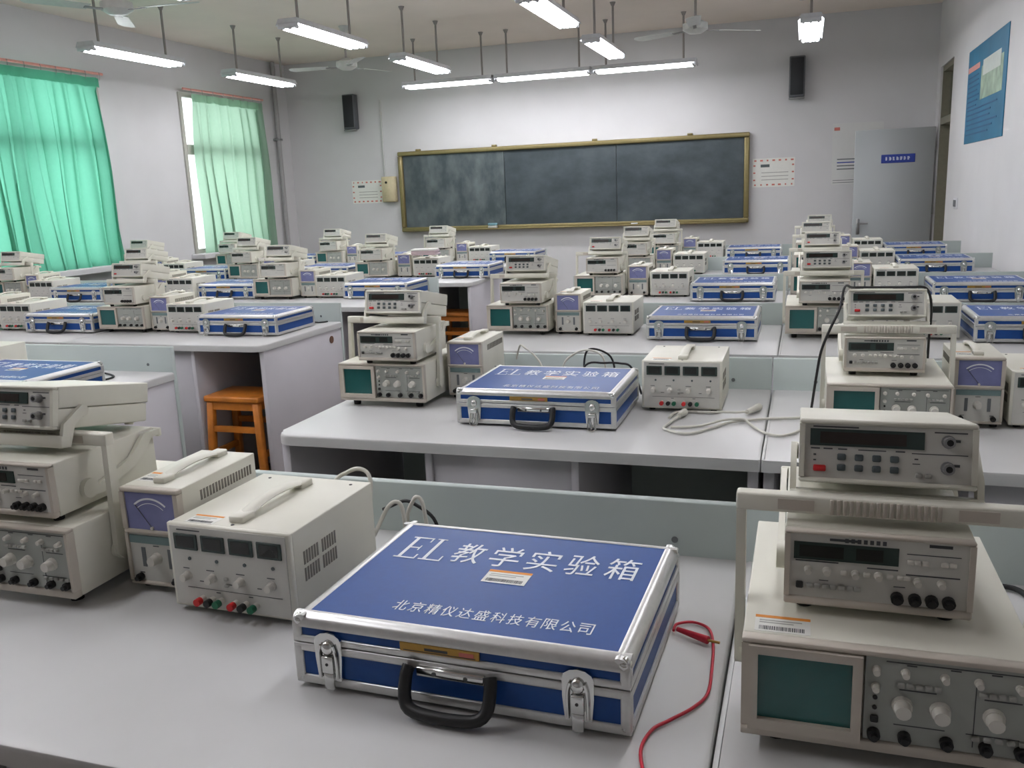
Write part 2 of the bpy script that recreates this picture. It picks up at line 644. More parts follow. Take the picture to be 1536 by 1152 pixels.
# light switch on right wall
sw = empty('light_switch', (XR, 9.2, 1.15))
link('plate', mk('plate', LAMPW, lambda b: box(b, -0.012, 0, -0.09, 0.09, -0.05, 0.05, 0.004)), sw)
for q in (-0.042, 0.042):
    link('rocker', mk('rocker', GREYINK, lambda b, q=q: box(b, -0.017, -0.011, q - 0.028, q + 0.028, -0.03, 0.03, 0.002)), sw)
tag(sw, 'small white light switch plate on the wall beside the door', 'switch')

# ------------------------------------------------------------------ blackboard
bb = empty('blackboard', (-2.87, YF, 0.955))
BW, BH = 2.235, 1.03


def rail_mesh(x0, x1, z0, z1):
    return mk('frame_rail', GOLD, lambda b: box(b, x0, x1, -0.07, 0, z0, z1, 0.012, 0, 2))


for a in ((-BW, BW, BH - 0.055, BH), (-BW, BW, 0, 0.055), (-BW, -BW + 0.06, 0.055, BH - 0.055), (BW - 0.06, BW, 0.055, BH - 0.055)):
    link('frame_rail', rail_mesh(*a), bb)
xs = [-BW + 0.06, -BW + 0.06 + 1.40, -BW + 0.06 + 2.84, BW - 0.06]
for k in range(3):
    yy = (-0.035, -0.028, -0.035)[k]
    link('board_panel', mk('board_panel', BOARDC if k == 0 else BOARD, lambda b, k=k, yy=yy: box(b, xs[k] + 0.004, xs[k + 1] - 0.004, yy, -0.005, 0.05, BH - 0.05)), bb)
link('chalk_ledge', mk('chalk_ledge', GOLD, lambda b: box(b, -BW + 0.03, BW - 0.03, -0.12, -0.06, 0.0, 0.018, 0.005)), bb)
for xx in (-1.95, -0.9, 0.4, 1.55):
    link('clip', mk('clip', GOLD, lambda b, xx=xx: box(b, xx - 0.03, xx + 0.03, -0.05, 0, BH, BH + 0.025, 0.004)), bb)
tag(bb, 'long slate blackboard in a gold frame with faint chalk smears', 'blackboard')
er = empty('chalk_eraser', (-3.81, YF - 0.0965, 0.9735))
link('felt', mk('felt', mat('eraser_felt', (190, 188, 180), 0.9), lambda b: box(b, -0.06, 0.06, -0.022, 0.022, 0, 0.03, 0.004)), er)
link('grip', mk('grip', mat('eraser_grip', (120, 160, 172), 0.6), lambda b: box(b, -0.06, 0.06, -0.024, 0.024, 0.03, 0.065, 0.008)), er)
tag(er, 'small pale blue and white eraser on the blackboard ledge', 'eraser')
ch = link('chalk_stick', mk('chalk_stick', WHITE, lambda b: tube(b, [(-0.04, 0, 0.008), (0.04, 0, 0.008)], 0.008, 8, 1)))
ch.location = (-1.98, YF - 0.1, 0.9735)
tag(ch, 'white chalk stick lying on the blackboard ledge', 'chalk')


# speakers
def speaker(x, z, label):
    e = empty('wall_speaker', (x, YF, z))
    link('cabinet', mk('cabinet', SPKB, lambda b: box(b, -0.085, 0.085, -0.12, 0, -0.22, 0.22, 0.012, 0, 2)), e)
    link('grille', mk('grille', SPK, lambda b: box(b, -0.07, 0.07, -0.128, -0.118, -0.195, 0.205, 0.006)), e)
    link('trim_strip', mk('trim_strip', STEEL, lambda b: box(b, -0.085, 0.085, -0.126, -0.06, -0.24, -0.222, 0.004)), e)
    tag(e, label, 'speaker', 'wall speakers')


speaker(-5.74, 2.53, 'dark column speaker on the wall left of the blackboard')
speaker(-0.13, 2.55, 'dark column speaker on the wall right of the blackboard')


# notices
def notice(x0, x1, z0, z1, label):
    e = empty('paper_notice', ((x0 + x1) / 2, YF, (z0 + z1) / 2))
    hw_, hh = (x1 - x0) / 2, (z1 - z0) / 2

    def sheet(b):
        box(b, -hw_, hw_, -0.004, 0, -hh, hh, 0, 0)

    def marks(b):
        rnd = random.Random(int(x0 * 100))
        n = 6
        for k in range(n + 1):
            xx = -hw_ + 0.03 + (2 * hw_ - 0.06) * k / n
            for zz in (-hh + 0.025, hh - 0.025):
                ww = rnd.uniform(0.005, 0.018)
                box(b, xx - ww, xx + ww, -0.0052, -0.004, zz - 0.009, zz + 0.009, 0, 0)
        for k in range(1, 4):
            zz = -hh + 2 * hh * k / 4
            for xx in (-hw_ + 0.02, hw_ - 0.02):
                box(b, xx - 0.012, xx + 0.012, -0.0052, -0.004, zz - 0.008, zz + 0.008, 0, 0)
        box(b, -hw_ + 0.09, -hw_ + 0.19, -0.0052, -0.004, hh * 0.38, hh * 0.58, 0, 1)
        for zz in (0.0, -0.25, -0.5):
            box(b, -hw_ + 0.1, hw_ - 0.07, -0.0052, -0.004, hh * zz - 0.004, hh * zz + 0.004, 0, 2)
    link('sheet', mk('sheet', PAPER, sheet, smooth=False), e)
    link('print', mk('print', [REDINK, BTND, BTN], marks, smooth=False), e)
    tag(e, label, 'notice', 'notices beside the blackboard')


notice(-5.83, -5.385, 1.345, 1.645, 'white notice with red dotted border beside the beige wall box')
notice(-0.60, -0.13, 1.355, 1.68, 'white notice with red dotted border right of the blackboard')
bx = empty('switch_box', (-5.255, YF, 1.515))
link('box_body', mk('box_body', BEIGEBOX, lambda b: box(b, -0.095, 0.095, -0.09, 0, -0.165, 0.165, 0.008)), bx)
link('box_lid', mk('box_lid', BEIGEBOX, lambda b: box(b, -0.088, 0.088, -0.1, -0.09, -0.158, 0.158, 0.004)), bx)
link('lock', mk('lock', BLACK, lambda b: cyl(b, (-0.02, -0.1, 0.09), (0, -1, 0), 0.016, 0.006)), bx)
tag(bx, 'beige switch box against the left end of the blackboard', 'switch box')
ps = empty('wall_chart', (0.535, YF, 1.685))
link('sheet', mk('sheet', mat('chart_sheet', (206, 206, 204), 0.6, var=0.01), lambda b: box(b, -0.265, 0.265, -0.006, 0, -0.335, 0.335, 0.001), smooth=False), ps)


def chart(b):
    box(b, -0.25, -0.19, -0.0075, -0.006, 0.26, 0.295, 0, 0)
    for k in range(4):
        z = -0.17 + k * 0.036
        box(b, -0.21, 0.12, -0.0075, -0.006, z, z + 0.012, 0, 1 if k != 2 else 2)
    for z in (-0.29, -0.315):
        box(b, -0.25, 0.2, -0.0075, -0.006, z, z + 0.006, 0, 1)


link('print', mk('print', [REDINK, GREYINK, SIGNB], chart, smooth=False), ps)
tag(ps, 'white wall chart with red mark, partly hidden by the open door', 'chart')

# blue poster on right wall
bp_ = empty('blue_poster', (XR - 0.001, 8.12, 2.05))
link('sheet', mk('sheet', POSTB, lambda b: box(b, -0.006, 0, -0.82, 0.82, -0.385, 0.385, 0.001), smooth=False), bp_)


def poster_print(b):
    # viewer's left is the far end (+y)
    box(b, -0.0078, -0.006, 0.25, 0.79, 0.20, 0.245, 0, 0)
    box(b, -0.0076, -0.006, -0.70, 0.16, -0.06, 0.20, 0, 1)
    box(b, -0.0077, -0.006, -0.60, 0.10, 0.12, 0.24, 0, 2)
    rnd = random.Random(9)
    for k in range(7):
        z = 0.15 - k * 0.04
        box(b, -0.0078, -0.006, 0.24 + rnd.uniform(0, 0.1), 0.76, z, z + 0.012, 0, 3)
    for k in range(6):
        z = -0.12 - k * 0.04
        box(b, -0.0078, -0.006, -0.6 + rnd.uniform(0, 0.5), 0.74, z, z + 0.012, 0, 3)


link('print', mk('print', [PINK, POSTG, POSTW, POSTD], poster_print, smooth=False), bp_)
tag(bp_, 'blue poster with a map picture on the door-side wall', 'poster')


# ------------------------------------------------------------------ lamps
def lamp_specs(rod, L=1.15):
    sp = []
    house = mk('housing', LAMPW, lambda b: prism(b, [(-0.105, 0.012), (-0.08, 0.06), (0.08, 0.06), (0.105, 0.012), (0.101, 0.012), (0.085, 0.024), (-0.085, 0.024), (-0.101, 0.012)], 'y', -L / 2, L / 2), smooth=False)
    sp.append(Spec('housing', house))
    tm = mk('tube', [TUBE, STEEL], lambda b: (tube(b, [(0, -L / 2 + 0.04, 0), (0, L / 2 - 0.04, 0)], 0.016, 10, 1), cyl(b, (0, -L / 2 + 0.015, 0), (0, 1, 0), 0.016, 0.024, 10, mi=1), cyl(b, (0, L / 2 - 0.039, 0), (0, 1, 0), 0.016, 0.024, 10, mi=1)))
    for x in (-0.06, 0, 0.06):
        sp.append(Spec('tube', tm, loc=(x, 0, 0)))
    sm = mk('lamp_socket', LAMPW, lambda b: box(b, -0.085, 0.085, -0.012, 0.012, -0.012, 0.026, 0.004))
    for y in (-L / 2 + 0.002, L / 2 - 0.002):
        sp.append(Spec('lamp_socket', sm, loc=(0, y, 0)))
    rm = mk('hanging_rod', ROD, lambda b: cyl(b, (0, 0, 0.06), (0, 0, 1), 0.011, rod, 8))
    cm = mk('ceiling_rose', ROD, lambda b: cyl(b, (0, 0, 0.06 + rod - 0.035), (0, 0, 1), 0.014, 0.035, 10, 0.03))
    for y in (-0.42, 0.42):
        sp.append(Spec('hanging_rod', rm, loc=(0, y, 0)))
        sp.append(Spec('ceiling_rose', cm, loc=(0, y, 0)))
    return sp


LZ = 2.70
LS = lamp_specs(ZC - LZ - 0.0605)
LS2 = lamp_specs(ZC - 2.665 - 0.0605, 1.11)
lamp_rows = {-5.65: 'nearest the windows', -3.75: 'second from the windows', -1.86: 'third from the windows', 0.0: 'nearest the door wall'}
lamp_ys = {8.76: 'far', 6.82: 'second', 4.55: 'third', 2.0: 'fourth', 0.5: 'fifth'}
for x, rn in lamp_rows.items():
    for y, dn in lamp_ys.items():
        if dn == 'fifth' and x > -1:
            continue
        o = build(LS, 'fluorescent_lamp', (x, y - (0.2 if (x > -1 and dn == 'second') else 0), LZ), 0, 0)
        if dn == 'far':
            lb = 'lit fluorescent batten, front one of the lamp row ' + rn
        elif dn == 'second':
            lb = 'lit fluorescent batten, second from front in the lamp row ' + rn
        else:
            lb = 'fluorescent batten overhead, %s from front in the lamp row %s' % (dn, rn)
        tag(o, lb, 'lamp', 'hanging fluorescent lamps')
for k, x in enumerate((-3.98, -2.84, -1.70)):
    o = build(LS2, 'blackboard_lamp', (x, 10.05, 2.665), math.pi / 2, 0)
    tag(o, ('left one of the three crosswise lamps before the blackboard', 'middle one of the three crosswise lamps before the blackboard', 'right one of the three crosswise lamps before the blackboard')[k], 'lamp', 'crosswise lamps before the blackboard')


# ------------------------------------------------------------------ ceiling fans
def fan(x, y, z, rz, label):
    e = empty('ceiling_fan', (x, y, z), rz)
    link('rod', mk('rod', ROD, lambda b: cyl(b, (0, 0, 0.08), (0, 0, 1), 0.012, ZC - z - 0.08, 8)), e)
    link('canopy', mk('canopy', FAN, lambda b: cyl(b, (0, 0, ZC - z - 0.07), (0, 0, 1), 0.03, 0.07, 14, 0.06)), e)
    link('motor', mk('motor', FAN, lambda b: (cyl(b, (0, 0, 0.0), (0, 0, 1), 0.11, 0.05, 20), cyl(b, (0, 0, 0.05), (0, 0, 1), 0.11, 0.04, 20, 0.03), cyl(b, (0, 0, -0.03), (0, 0, 1), 0.06, 0.03, 20, 0.11))), e)
    bm_ = mk('blade', FAN, lambda b: [setattr(v, 'co', v.co) for v in prism(b, [(0.2, -0.05), (0.60, -0.065), (0.64, -0.03), (0.64, 0.03), (0.60, 0.065), (0.2, 0.05)], 'z', 0.0, 0.004)], smooth=False)
    am = mk('blade_arm', STEEL, lambda b: box(b, 0.08, 0.23, -0.015, 0.015, -0.006, 0.0))
    for k in range(3):
        a = k * 2 * math.pi / 3
        o = link('blade', bm_, e)
        o.rotation_euler = Euler((R(9), 0, a))
        o2 = link('blade_arm', am, o)
    tag(e, label, 'fan', 'ceiling fans')


fan(-4.70, 5.55, 2.79, R(5), 'white ceiling fan above the left desks near the teal curtain')
fan(-0.97, 8.42, 2.75, R(35), 'pale ceiling fan before the front wall at right')
fan(-4.70, 8.95, 2.79, R(70), 'small distant ceiling fan near the left front corner')

# ================================================================== DESKS
DZT = 0.76
DD = 0.79
ROWY = [0.735 + 1.375 * i for i in range(6)]
COLX = {'Z': (-5.92, -4.7415), 'A': (-4.7400, -3.5615), 'B': (-3.56, -2.385), 'C': (-1.43, -0.0862), 'D': (-0.0838, 1.262)}


def desk_specs(W, end_left, end_right):
    h = W / 2
    sp = []

    def top(b):
        r = 0.05
        pts = []
        for (cx, cy, a0) in ((-h + r, r, 180), (h - r, r, 270)):
            rr = r if (cx < 0 and end_left) or (cx > 0 and end_right) else 0.004
            ccx = -h + rr if cx < 0 else h - rr
            for q in range(6):
                a = R(a0 + 18 * q)
                pts.append((ccx + rr * math.cos(a), rr + rr * math.sin(a)))
        pts += [(h, DD - 0.02), (-h, DD - 0.02)]
        vs = prism(b, pts, 'z', DZT - 0.03, DZT)
        es = [e for e in b.edges if abs(e.verts[0].co.z - DZT) < 1e-5 and abs(e.verts[1].co.z - DZT) < 1e-5 and (e.verts[0].co.y < DD - 0.05 or e.verts[1].co.y < DD - 0.05)]
        bmesh.ops.bevel(b, geom=es, offset=0.008, segments=2, affect='EDGES', profile=0.5)
    sp.append(Spec('desktop', mk('desktop', DTOP, top)))
    capm = mk('screw_cap', GREYINK, lambda b: cyl(b, (0, 0, 0), (0, -1, 0), 0.006, 0.002, 10))
    caps = [Spec('screw_cap', capm, loc=(x, DD - 0.02, DZT + 0.03)) for x in (-h + 0.13, h - 0.12)]
    sp.append(Spec('upstand', mk('upstand', DUP, lambda b: box(b, -h + 0.001, h - 0.001, DD - 0.02, DD, 0.06, 0.862, 0.002)), subs=caps))
    for x0 in (-h + 0.005, h - 0.03):
        sp.append(Spec('end_panel', mk('end_panel', DPAN, lambda b, x0=x0: box(b, x0, x0 + 0.025, 0.03, DD - 0.02, 0, DZT - 0.031, 0.001))))
    c0, c1 = -h + 0.455 * W / 1.345, h - 0.455 * W / 1.345
    if W < 1.25:
        c0, c1 = -h + 0.375, h - 0.395
    for x0 in (c0, c1 - 0.02):
        sp.append(Spec('divider', mk('divider', DPAN, lambda b, x0=x0: box(b, x0, x0 + 0.02, 0.03, DD - 0.02, 0, DZT - 0.031, 0.001))))
    sp.append(Spec('cabinet_front', mk('cabinet_front', DPAN, lambda b: box(b, c0 + 0.021, c1 - 0.021, 0.04, 0.058, 0.06, DZT - 0.034, 0.001))))
    sp.append(Spec('cabinet_floor', mk('cabinet_floor', DPAN, lambda b: box(b, c0 + 0.021, c1 - 0.021, 0.06, DD - 0.02, 0.06, 0.078))))
    return sp


rowword = ['nearest row', 'second row', 'third row', 'fourth row', 'fifth row', 'front row']
colword = {'Z': 'window-side desk of left block', 'A': 'middle desk of left block', 'B': 'aisle-end desk of left block', 'C': 'centre desk left of the seam', 'D': 'desk by the door-side wall'}
DS = {}
for c, (x0, x1) in COLX.items():
    DS[c] = desk_specs(x1 - x0, c in 'ZC', c in 'BD')
DESK_SKIP = {('Z', 0), ('A', 0), ('B', 0), ('Z', 1), ('A', 1), ('Z', 2)}
for i, y in enumerate(ROWY):
    for c, (x0, x1) in COLX.items():
        if (c, i) in DESK_SKIP:
            continue
        o = build(DS[c], 'lab_desk', ((x0 + x1) / 2, y, 0), 0, 2.5)
        tag(o, 'grey laminate lab desk, %s, %s' % (rowword[i], colword[c]), 'desk', 'lab desks in rows')
        if c == 'B' and i == 2:
            ho = link('cable_hole', mk('cable_hole', mat('brown_grommet', (110, 78, 60), 0.6), lambda b: cyl(b, (0, 0, 0), (1, 0, 0), 0.02, 0.003, 14)), o)
            ho.location = ((x1 - x0) / 2 - 0.005, 0.66, 0.68)


# ================================================================== INSTRUMENTS
def knob_mesh(r, l, mtl=KNOB, seg=14):
    return mk('knob', mtl, lambda b: (cyl(b, (0, 0, 0), (0, -1, 0), r * 1.08, l * 0.35, seg, r), cyl(b, (0, -l * 0.35, 0), (0, -1, 0), r * 0.92, l * 0.65, seg, r * 0.78)))


def button_mesh(w_, h_, l, mtl):
    return mk('button', mtl, lambda b: box(b, -w_ / 2, w_ / 2, -l, 0, -h_ / 2, h_ / 2, min(w_, h_) * 0.15))


def bnc_mesh(r=0.006, l=0.014):
    return mk('bnc_socket', [STEEL, BLACK], lambda b: (cyl(b, (0, 0, 0), (0, -1, 0), r * 1.25, 0.003, 12), cyl(b, (0, -0.003, 0), (0, -1, 0), r, l - 0.003, 12), cyl(b, (0, -l, 0), (0, -1, 0), r * 0.6, 0.0006, 10, mi=1)))


K_L = knob_mesh(0.0100, 0.018)
K_M = knob_mesh(0.0075, 0.015)
K_S = knob_mesh(0.0045, 0.010)
B_S = button_mesh(0.007, 0.005, 0.005, BTN)
B_W = button_mesh(0.007, 0.005, 0.004, KNOB)
B_D = button_mesh(0.0095, 0.0075, 0.003, BTND)
B_K = button_mesh(0.008, 0.008, 0.005, BLACK)
B_R = button_mesh(0.014, 0.007, 0.006, RED)
BNC = bnc_mesh()
BNCB = mk('bnc_socket', [BLACK, STEEL], lambda b: (cyl(b, (0, 0, 0), (0, -1, 0), 0.0068, 0.008, 12), cyl(b, (0, -0.008, 0), (0, -1, 0), 0.004, 0.006, 10)))
FOOT = mk('foot', RUBBER, lambda b: cyl(b, (0, 0, 0), (0, 0, 1), 0.011, 0.022, 12, 0.013))
FOOTS = mk('foot', RUBBER, lambda b: cyl(b, (0, 0, 0), (0, 0, 1), 0.009, 0.0125, 12, 0.010))


def sticker_mesh(w_, d_):
    def fn(b):
        box(b, -w_ / 2, w_ / 2, -d_ / 2, d_ / 2, 0, 0.0004, 0, 0)
        box(b, -w_ / 2, w_ / 2, d_ / 2 - d_ * 0.16, d_ / 2, 0.0003, 0.0006, 0, 1)
        rnd = random.Random(2)
        x = -w_ * 0.42
        while x < w_ * 0.40:
            ww = rnd.choice((0.0006, 0.001, 0.0014))
            box(b, x, x + ww, -d_ * 0.40, -d_ * 0.17, 0.0003, 0.0006, 0, 2)
            x += ww + rnd.choice((0.0005, 0.0009))
        for k in range(2):
            yy = d_ * (0.02 + 0.14 * k)
            box(b, -w_ * 0.42, w_ * (0.2 + 0.15 * k), yy, yy + d_ * 0.05, 0.0003, 0.0006, 0, 3)
    return mk('sticker', [PAPER, ORANGE, INK, BTN], fn, smooth=False)


STK = sticker_mesh(0.06, 0.04)
STL = 'white sticker with orange edge and barcode'


def marks_mesh(rects, mats=(INK,)):
    def fn(b):
        for r_ in rects:
            x0, x1, z0, z1 = r_[:4]
            box(b, x0, x1, -0.0004, 0.0, z0, z1, 0, r_[4] if len(r_) > 4 else 0)
    return mk('panel_print', list(mats), fn, smooth=False)


def shell_mesh(name, mtl, w_, y0, y1, z0, z1, bev=0.004):
    return mk(name, mtl, lambda b: box(b, -w_ / 2, w_ / 2, y0, y1, z0, z1, bev, 0, 2))


# ---- oscilloscope .28 x .38 x (.02-.14)
SW, SD, SZ0, SZ1 = 0.295, 0.375, 0.02, 0.14


def side_vents(name, xs_, rects):
    """one vent part for each side"""
    out = []
    for x in xs_:
        out.append(Spec('vent', mk(name, VENT, lambda b, x=x: [box(b, x - 0.0006, x + 0.0006, *r_) for r_ in rects], smooth=False)))
    return out


def scope_specs(handle_lean, stick):
    sp = [Spec('housing', shell_mesh('housing', PLA, SW, 0.0161, SD, SZ0, SZ1, 0.002))]
    sp[0].subs += side_vents('vent', (-SW / 2, SW / 2), [(0.2 + k * 0.009, 0.204 + k * 0.009, 0.085, 0.108) for k in range(14)])
    def fascia(b):
        x0, x1 = -SW / 2, SW / 2
        box(b, x0, x1, 0.0, 0.016, SZ0, SZ0 + 0.012, 0.001, 0)
        box(b, x0, x1, 0.0, 0.016, SZ1 - 0.006, SZ1, 0.001, 0)
        box(b, x0, x0 + 0.010, 0.0, 0.016, SZ0 + 0.0121, SZ1 - 0.0061)
        box(b, x1 - 0.006, x1, 0.0, 0.016, SZ0 + 0.0121, SZ1 - 0.0061)
    sp.append(Spec('fascia', mk('fascia', PLB, fascia)))
    bx0, bx1, bz0, bz1 = -0.140, -0.022, 0.030, 0.133
    def bezel(b):
        t = 0.010
        prism(b, [(bx0, bz0), (bx1, bz0), (bx1 - t, bz0 + t * 1.3), (bx0 + t, bz0 + t * 1.3)], 'y', -0.004, 0.012)
        prism(b, [(bx0, bz1), (bx0 + t, bz1 - t), (bx1 - t, bz1 - t), (bx1, bz1)], 'y', -0.004, 0.012)
        prism(b, [(bx0, bz0), (bx0 + t, bz0 + t * 1.3), (bx0 + t, bz1 - t), (bx0, bz1)], 'y', -0.004, 0.012)
        prism(b, [(bx1, bz0), (bx1, bz1), (bx1 - t, bz1 - t), (bx1 - t, bz0 + t * 1.3)], 'y', -0.004, 0.012)
    sp.append(Spec('screen_bezel', mk('screen_bezel', PLB, bezel)))
    sp.append(Spec('screen', mk('screen', SCREEN, lambda b: box(b, bx0 + 0.009, bx1 - 0.009, 0.003, 0.011, bz0 + 0.011, bz1 - 0.008)), 'dark teal oscilloscope screen'))
    px0, px1 = -0.019, SW / 2 - 0.007
    sp.append(Spec('control_panel', mk('control_panel', PANELG, lambda b: box(b, px0, px1, 0.004, 0.013, SZ0 + 0.013, SZ1 - 0.007)), subs=[Spec('panel_print', marks_mesh(
        [(px0 + 0.02, px1 - 0.004, SZ1 - 0.012, SZ1 - 0.0108), (px0 + 0.034, px0 + 0.07, 0.0965, 0.0978), (px0 + 0.115, px0 + 0.15, 0.0965, 0.0978),
         (px0 + 0.04, px0 + 0.05, 0.1255, 0.127), (px0 + 0.082, px0 + 0.092, 0.1255, 0.127), (px0 + 0.12, px0 + 0.13, 0.1255, 0.127),
         (px0 + 0.03, px0 + 0.08, 0.0545, 0.0555), (px0 + 0.1, px0 + 0.15, 0.0545, 0.0555), (px0 + 0.1065, px0 + 0.1075, 0.04, 0.12)]), loc=(0, 0.004, 0))]))
    for (x, z) in ((-0.0085, 0.118), (-0.0085, 0.098), (0.020, 0.118), (0.058, 0.117), (0.090, 0.116), (0.128, 0.115)):
        sp.append(Spec('small_knob', K_S, loc=(x, 0.004, z)))
    for (x, z) in ((0.0185, 0.079), (0.0555, 0.078), (0.106, 0.078)):
        sp.append(Spec('dial_knob', K_L, loc=(x, 0.004, z)))
    for x in (0.016, 0.025, 0.034, 0.043, 0.052, 0.094, 0.103, 0.112, 0.121):
        sp.append(Spec('button', B_S, loc=(x, 0.004, 0.1035)))
    for x in (0.09, 0.101, 0.112, 0.123, 0.134):
        sp.append(Spec('button', B_S, loc=(x, 0.004, 0.052)))
    sp.append(Spec('power_button', B_K, loc=(-0.0085, 0.004, 0.060)))
    for z in (0.073, 0.085):
        sp.append(Spec('indicator', mk('indicator', BLACK, lambda b: cyl(b, (0, 0, 0), (0, -1, 0), 0.0025, 0.002, 8)), loc=(-0.0085, 0.004, z)))
    for x in (-0.0085, 0.022, 0.063, 0.1, 0.133):
        sp.append(Spec('bnc_socket', BNCB, loc=(x, 0.004, 0.042)))
    for x in (-0.11, 0.11):
        for y in (0.04, SD - 0.05):
            sp.append(Spec('foot', FOOT, loc=(x, y, 0)))
    if stick:
        sp.append(Spec('sticker', STK, STL, loc=(-SW / 2 + 0.042, 0.04, SZ1)))
    # carrying handle: pivots on the sides, swung up
    def arm(s):
        def fn(b):
            x = s * (SW / 2 + 0.0085)
            cyl(b, (s * (SW / 2 + 0.0005), 0, 0), (s, 0, 0), 0.016, 0.0085, 16)
            prism(b, [(-0.013, -0.006), (0.0, -0.018), (0.013, -0.006), (0.0075, 0.200), (-0.0075, 0.200)], 'x', x - 0.0055, x + 0.0055)
        return fn
    def bar(b):
        x = SW / 2 + 0.0146
        box(b, -x, x, -0.009, 0.012, 0.186, 0.208, 0.003, 0, 2)
    ridge = mk('grip_ridge', PLB, lambda b: box(b, -0.0022, 0.0022, -0.0112, -0.0085, 0.188, 0.206, 0.0006))
    pad = mk('grip_pad', PLB, lambda b: box(b, -0.02, 0.02, -0.0100, -0.0088, 0.1905, 0.2035))
    subs = [Spec('handle_arm', mk('handle_arm', PLA, arm(-1))), Spec('handle_arm', mk('handle_arm', PLA, arm(1)))]
    subs += [Spec('grip_ridge', ridge, loc=(-0.056 + k * 0.007, 0, 0)) for k in range(17)]
    subs += [Spec('grip_pad', pad, loc=(x, 0, 0)) for x in (-0.095, 0.095)]
    sp.append(Spec('carry_handle', mk('carry_handle', PLA, bar), loc=(0, 0.105, 0.0695 if handle_lean == 0 else 0.0668), rot=(R(-handle_lean), 0, 0), subs=subs))
    return sp


# ---- function generator .19 x .25 x .104
FW, FD, FZ0, FZ1 = 0.196, 0.25, 0.012, 0.104


def func_specs():
    sp = [Spec('housing', shell_mesh('housing', PLA, FW, 0.0121, FD, FZ0, FZ1, 0.002))]
    def fascia(b):
        h = FW / 2
        box(b, -h, h, 0.0, 0.012, FZ0, FZ0 + 0.010, 0.002)
        box(b, -h, h, 0.0, 0.012, FZ1 - 0.005, FZ1, 0.002)
        box(b, -h, -h + 0.006, 0.0, 0.012, FZ0 + 0.0101, FZ1 - 0.0051)
        box(b, h - 0.006, h, 0.0, 0.012, FZ0 + 0.0101, FZ1 - 0.0051)
    sp.append(Spec('fascia', mk('fascia', PLB, fascia)))
    pr = [(-0.05, -0.02, 0.0925, 0.0955)]
    for k in range(7):
        pr.append((-0.034 + k * 0.0065, -0.030 + k * 0.0065, 0.0915, 0.0965))
    pr += [(0.052, 0.075, 0.0935, 0.097), (-0.086, -0.04, 0.0655, 0.067), (0.03, 0.084, 0.0585, 0.060), (-0.01, 0.022, 0.0625, 0.064), (0.03, 0.084, 0.0835, 0.0845),
           (0.018, 0.03, 0.043, 0.044), (-0.06, -0.05, 0.043, 0.044)]
    sp.append(Spec('front_panel', mk('front_panel', PANEL, lambda b: box(b, -FW / 2 + 0.005, FW / 2 - 0.005, 0.003, 0.009, FZ0 + 0.009, FZ1 - 0.004)),
                   subs=[Spec('panel_print', marks_mesh(pr), loc=(0, 0.003, 0))]))
    dsp = [Spec('readout', mk('readout', DARK, lambda b: box(b, -0.082, -0.035, 0.0008, 0.003, 0.072, 0.086))),
           Spec('readout', mk('readout', DARK, lambda b: box(b, -0.022, 0.006, 0.0008, 0.003, 0.072, 0.086)))]
    sp.append(Spec('display_window', mk('display_window', DWIN, lambda b: box(b, -0.088, 0.022, 0.0015, 0.004, 0.0685, 0.0895)), 'dark green smoked display window', subs=dsp))
    for (x, z) in ((-0.072, 0.056), (-0.052, 0.056), (-0.022, 0.055), (0.002, 0.055), (0.042, 0.052), (0.066, 0.052)):
        sp.append(Spec('knob', K_S, loc=(x, 0.003, z)))
    for x in (-0.034, -0.010, 0.014, 0.024, 0.031):
        sp.append(Spec('button', B_W, loc=(x, 0.003, 0.0555)))
    for x in (-0.070, -0.062, -0.053, -0.045, -0.036, -0.027, -0.019):
        sp.append(Spec('button', B_S, loc=(x, 0.003, 0.037)))
    for x in (0.034, 0.041, 0.049, 0.068, 0.076):
        sp.append(Spec('button', B_W, loc=(x, 0.003, 0.075)))
    sp.append(Spec('power_button', B_K, loc=(-0.081, 0.003, 0.037)))
    for x in (0.022, 0.040, 0.057, 0.074):
        sp.append(Spec('bnc_socket', BNCB, loc=(x, 0.003, 0.031)))
    for x in (-0.075, 0.075):
        for y in (0.03, FD - 0.03):
            sp.append(Spec('foot', FOOTS, loc=(x, y, 0)))
    # folding bail swept back along the sides
    def arm(s):
        def fn(b):
            cyl(b, (s * (FW / 2 + 0.0003), 0.075, 0.042), (s, 0, 0), 0.017, 0.0097, 16)
            x = s * (FW / 2 + 0.006)
            prism(b, [(0.07, 0.030), (0.10, 0.026), (0.19, 0.050), (0.235, 0.088), (0.2612, 0.088), (0.2612, 0.0992), (0.215, 0.0992), (0.175, 0.066), (0.10, 0.046)], 'x', x - 0.004, x + 0.004)
        return fn
    sp.append(Spec('bail', mk('bail', PLA, lambda b: box(b, -FW / 2 - 0.0108, FW / 2 + 0.0108, 0.252, 0.262, 0.084, 0.100, 0.002)),
                   subs=[Spec('bail_arm', mk('bail_arm', PLA, arm(-1))), Spec('bail_arm', mk('bail_arm', PLA, arm(1)))]))
    return sp


# ---- frequency counter .19 x .225 x .072 (base z=0 at its own feet), tilted by the root
CW, CDP, CH = 0.19, 0.225, 0.073


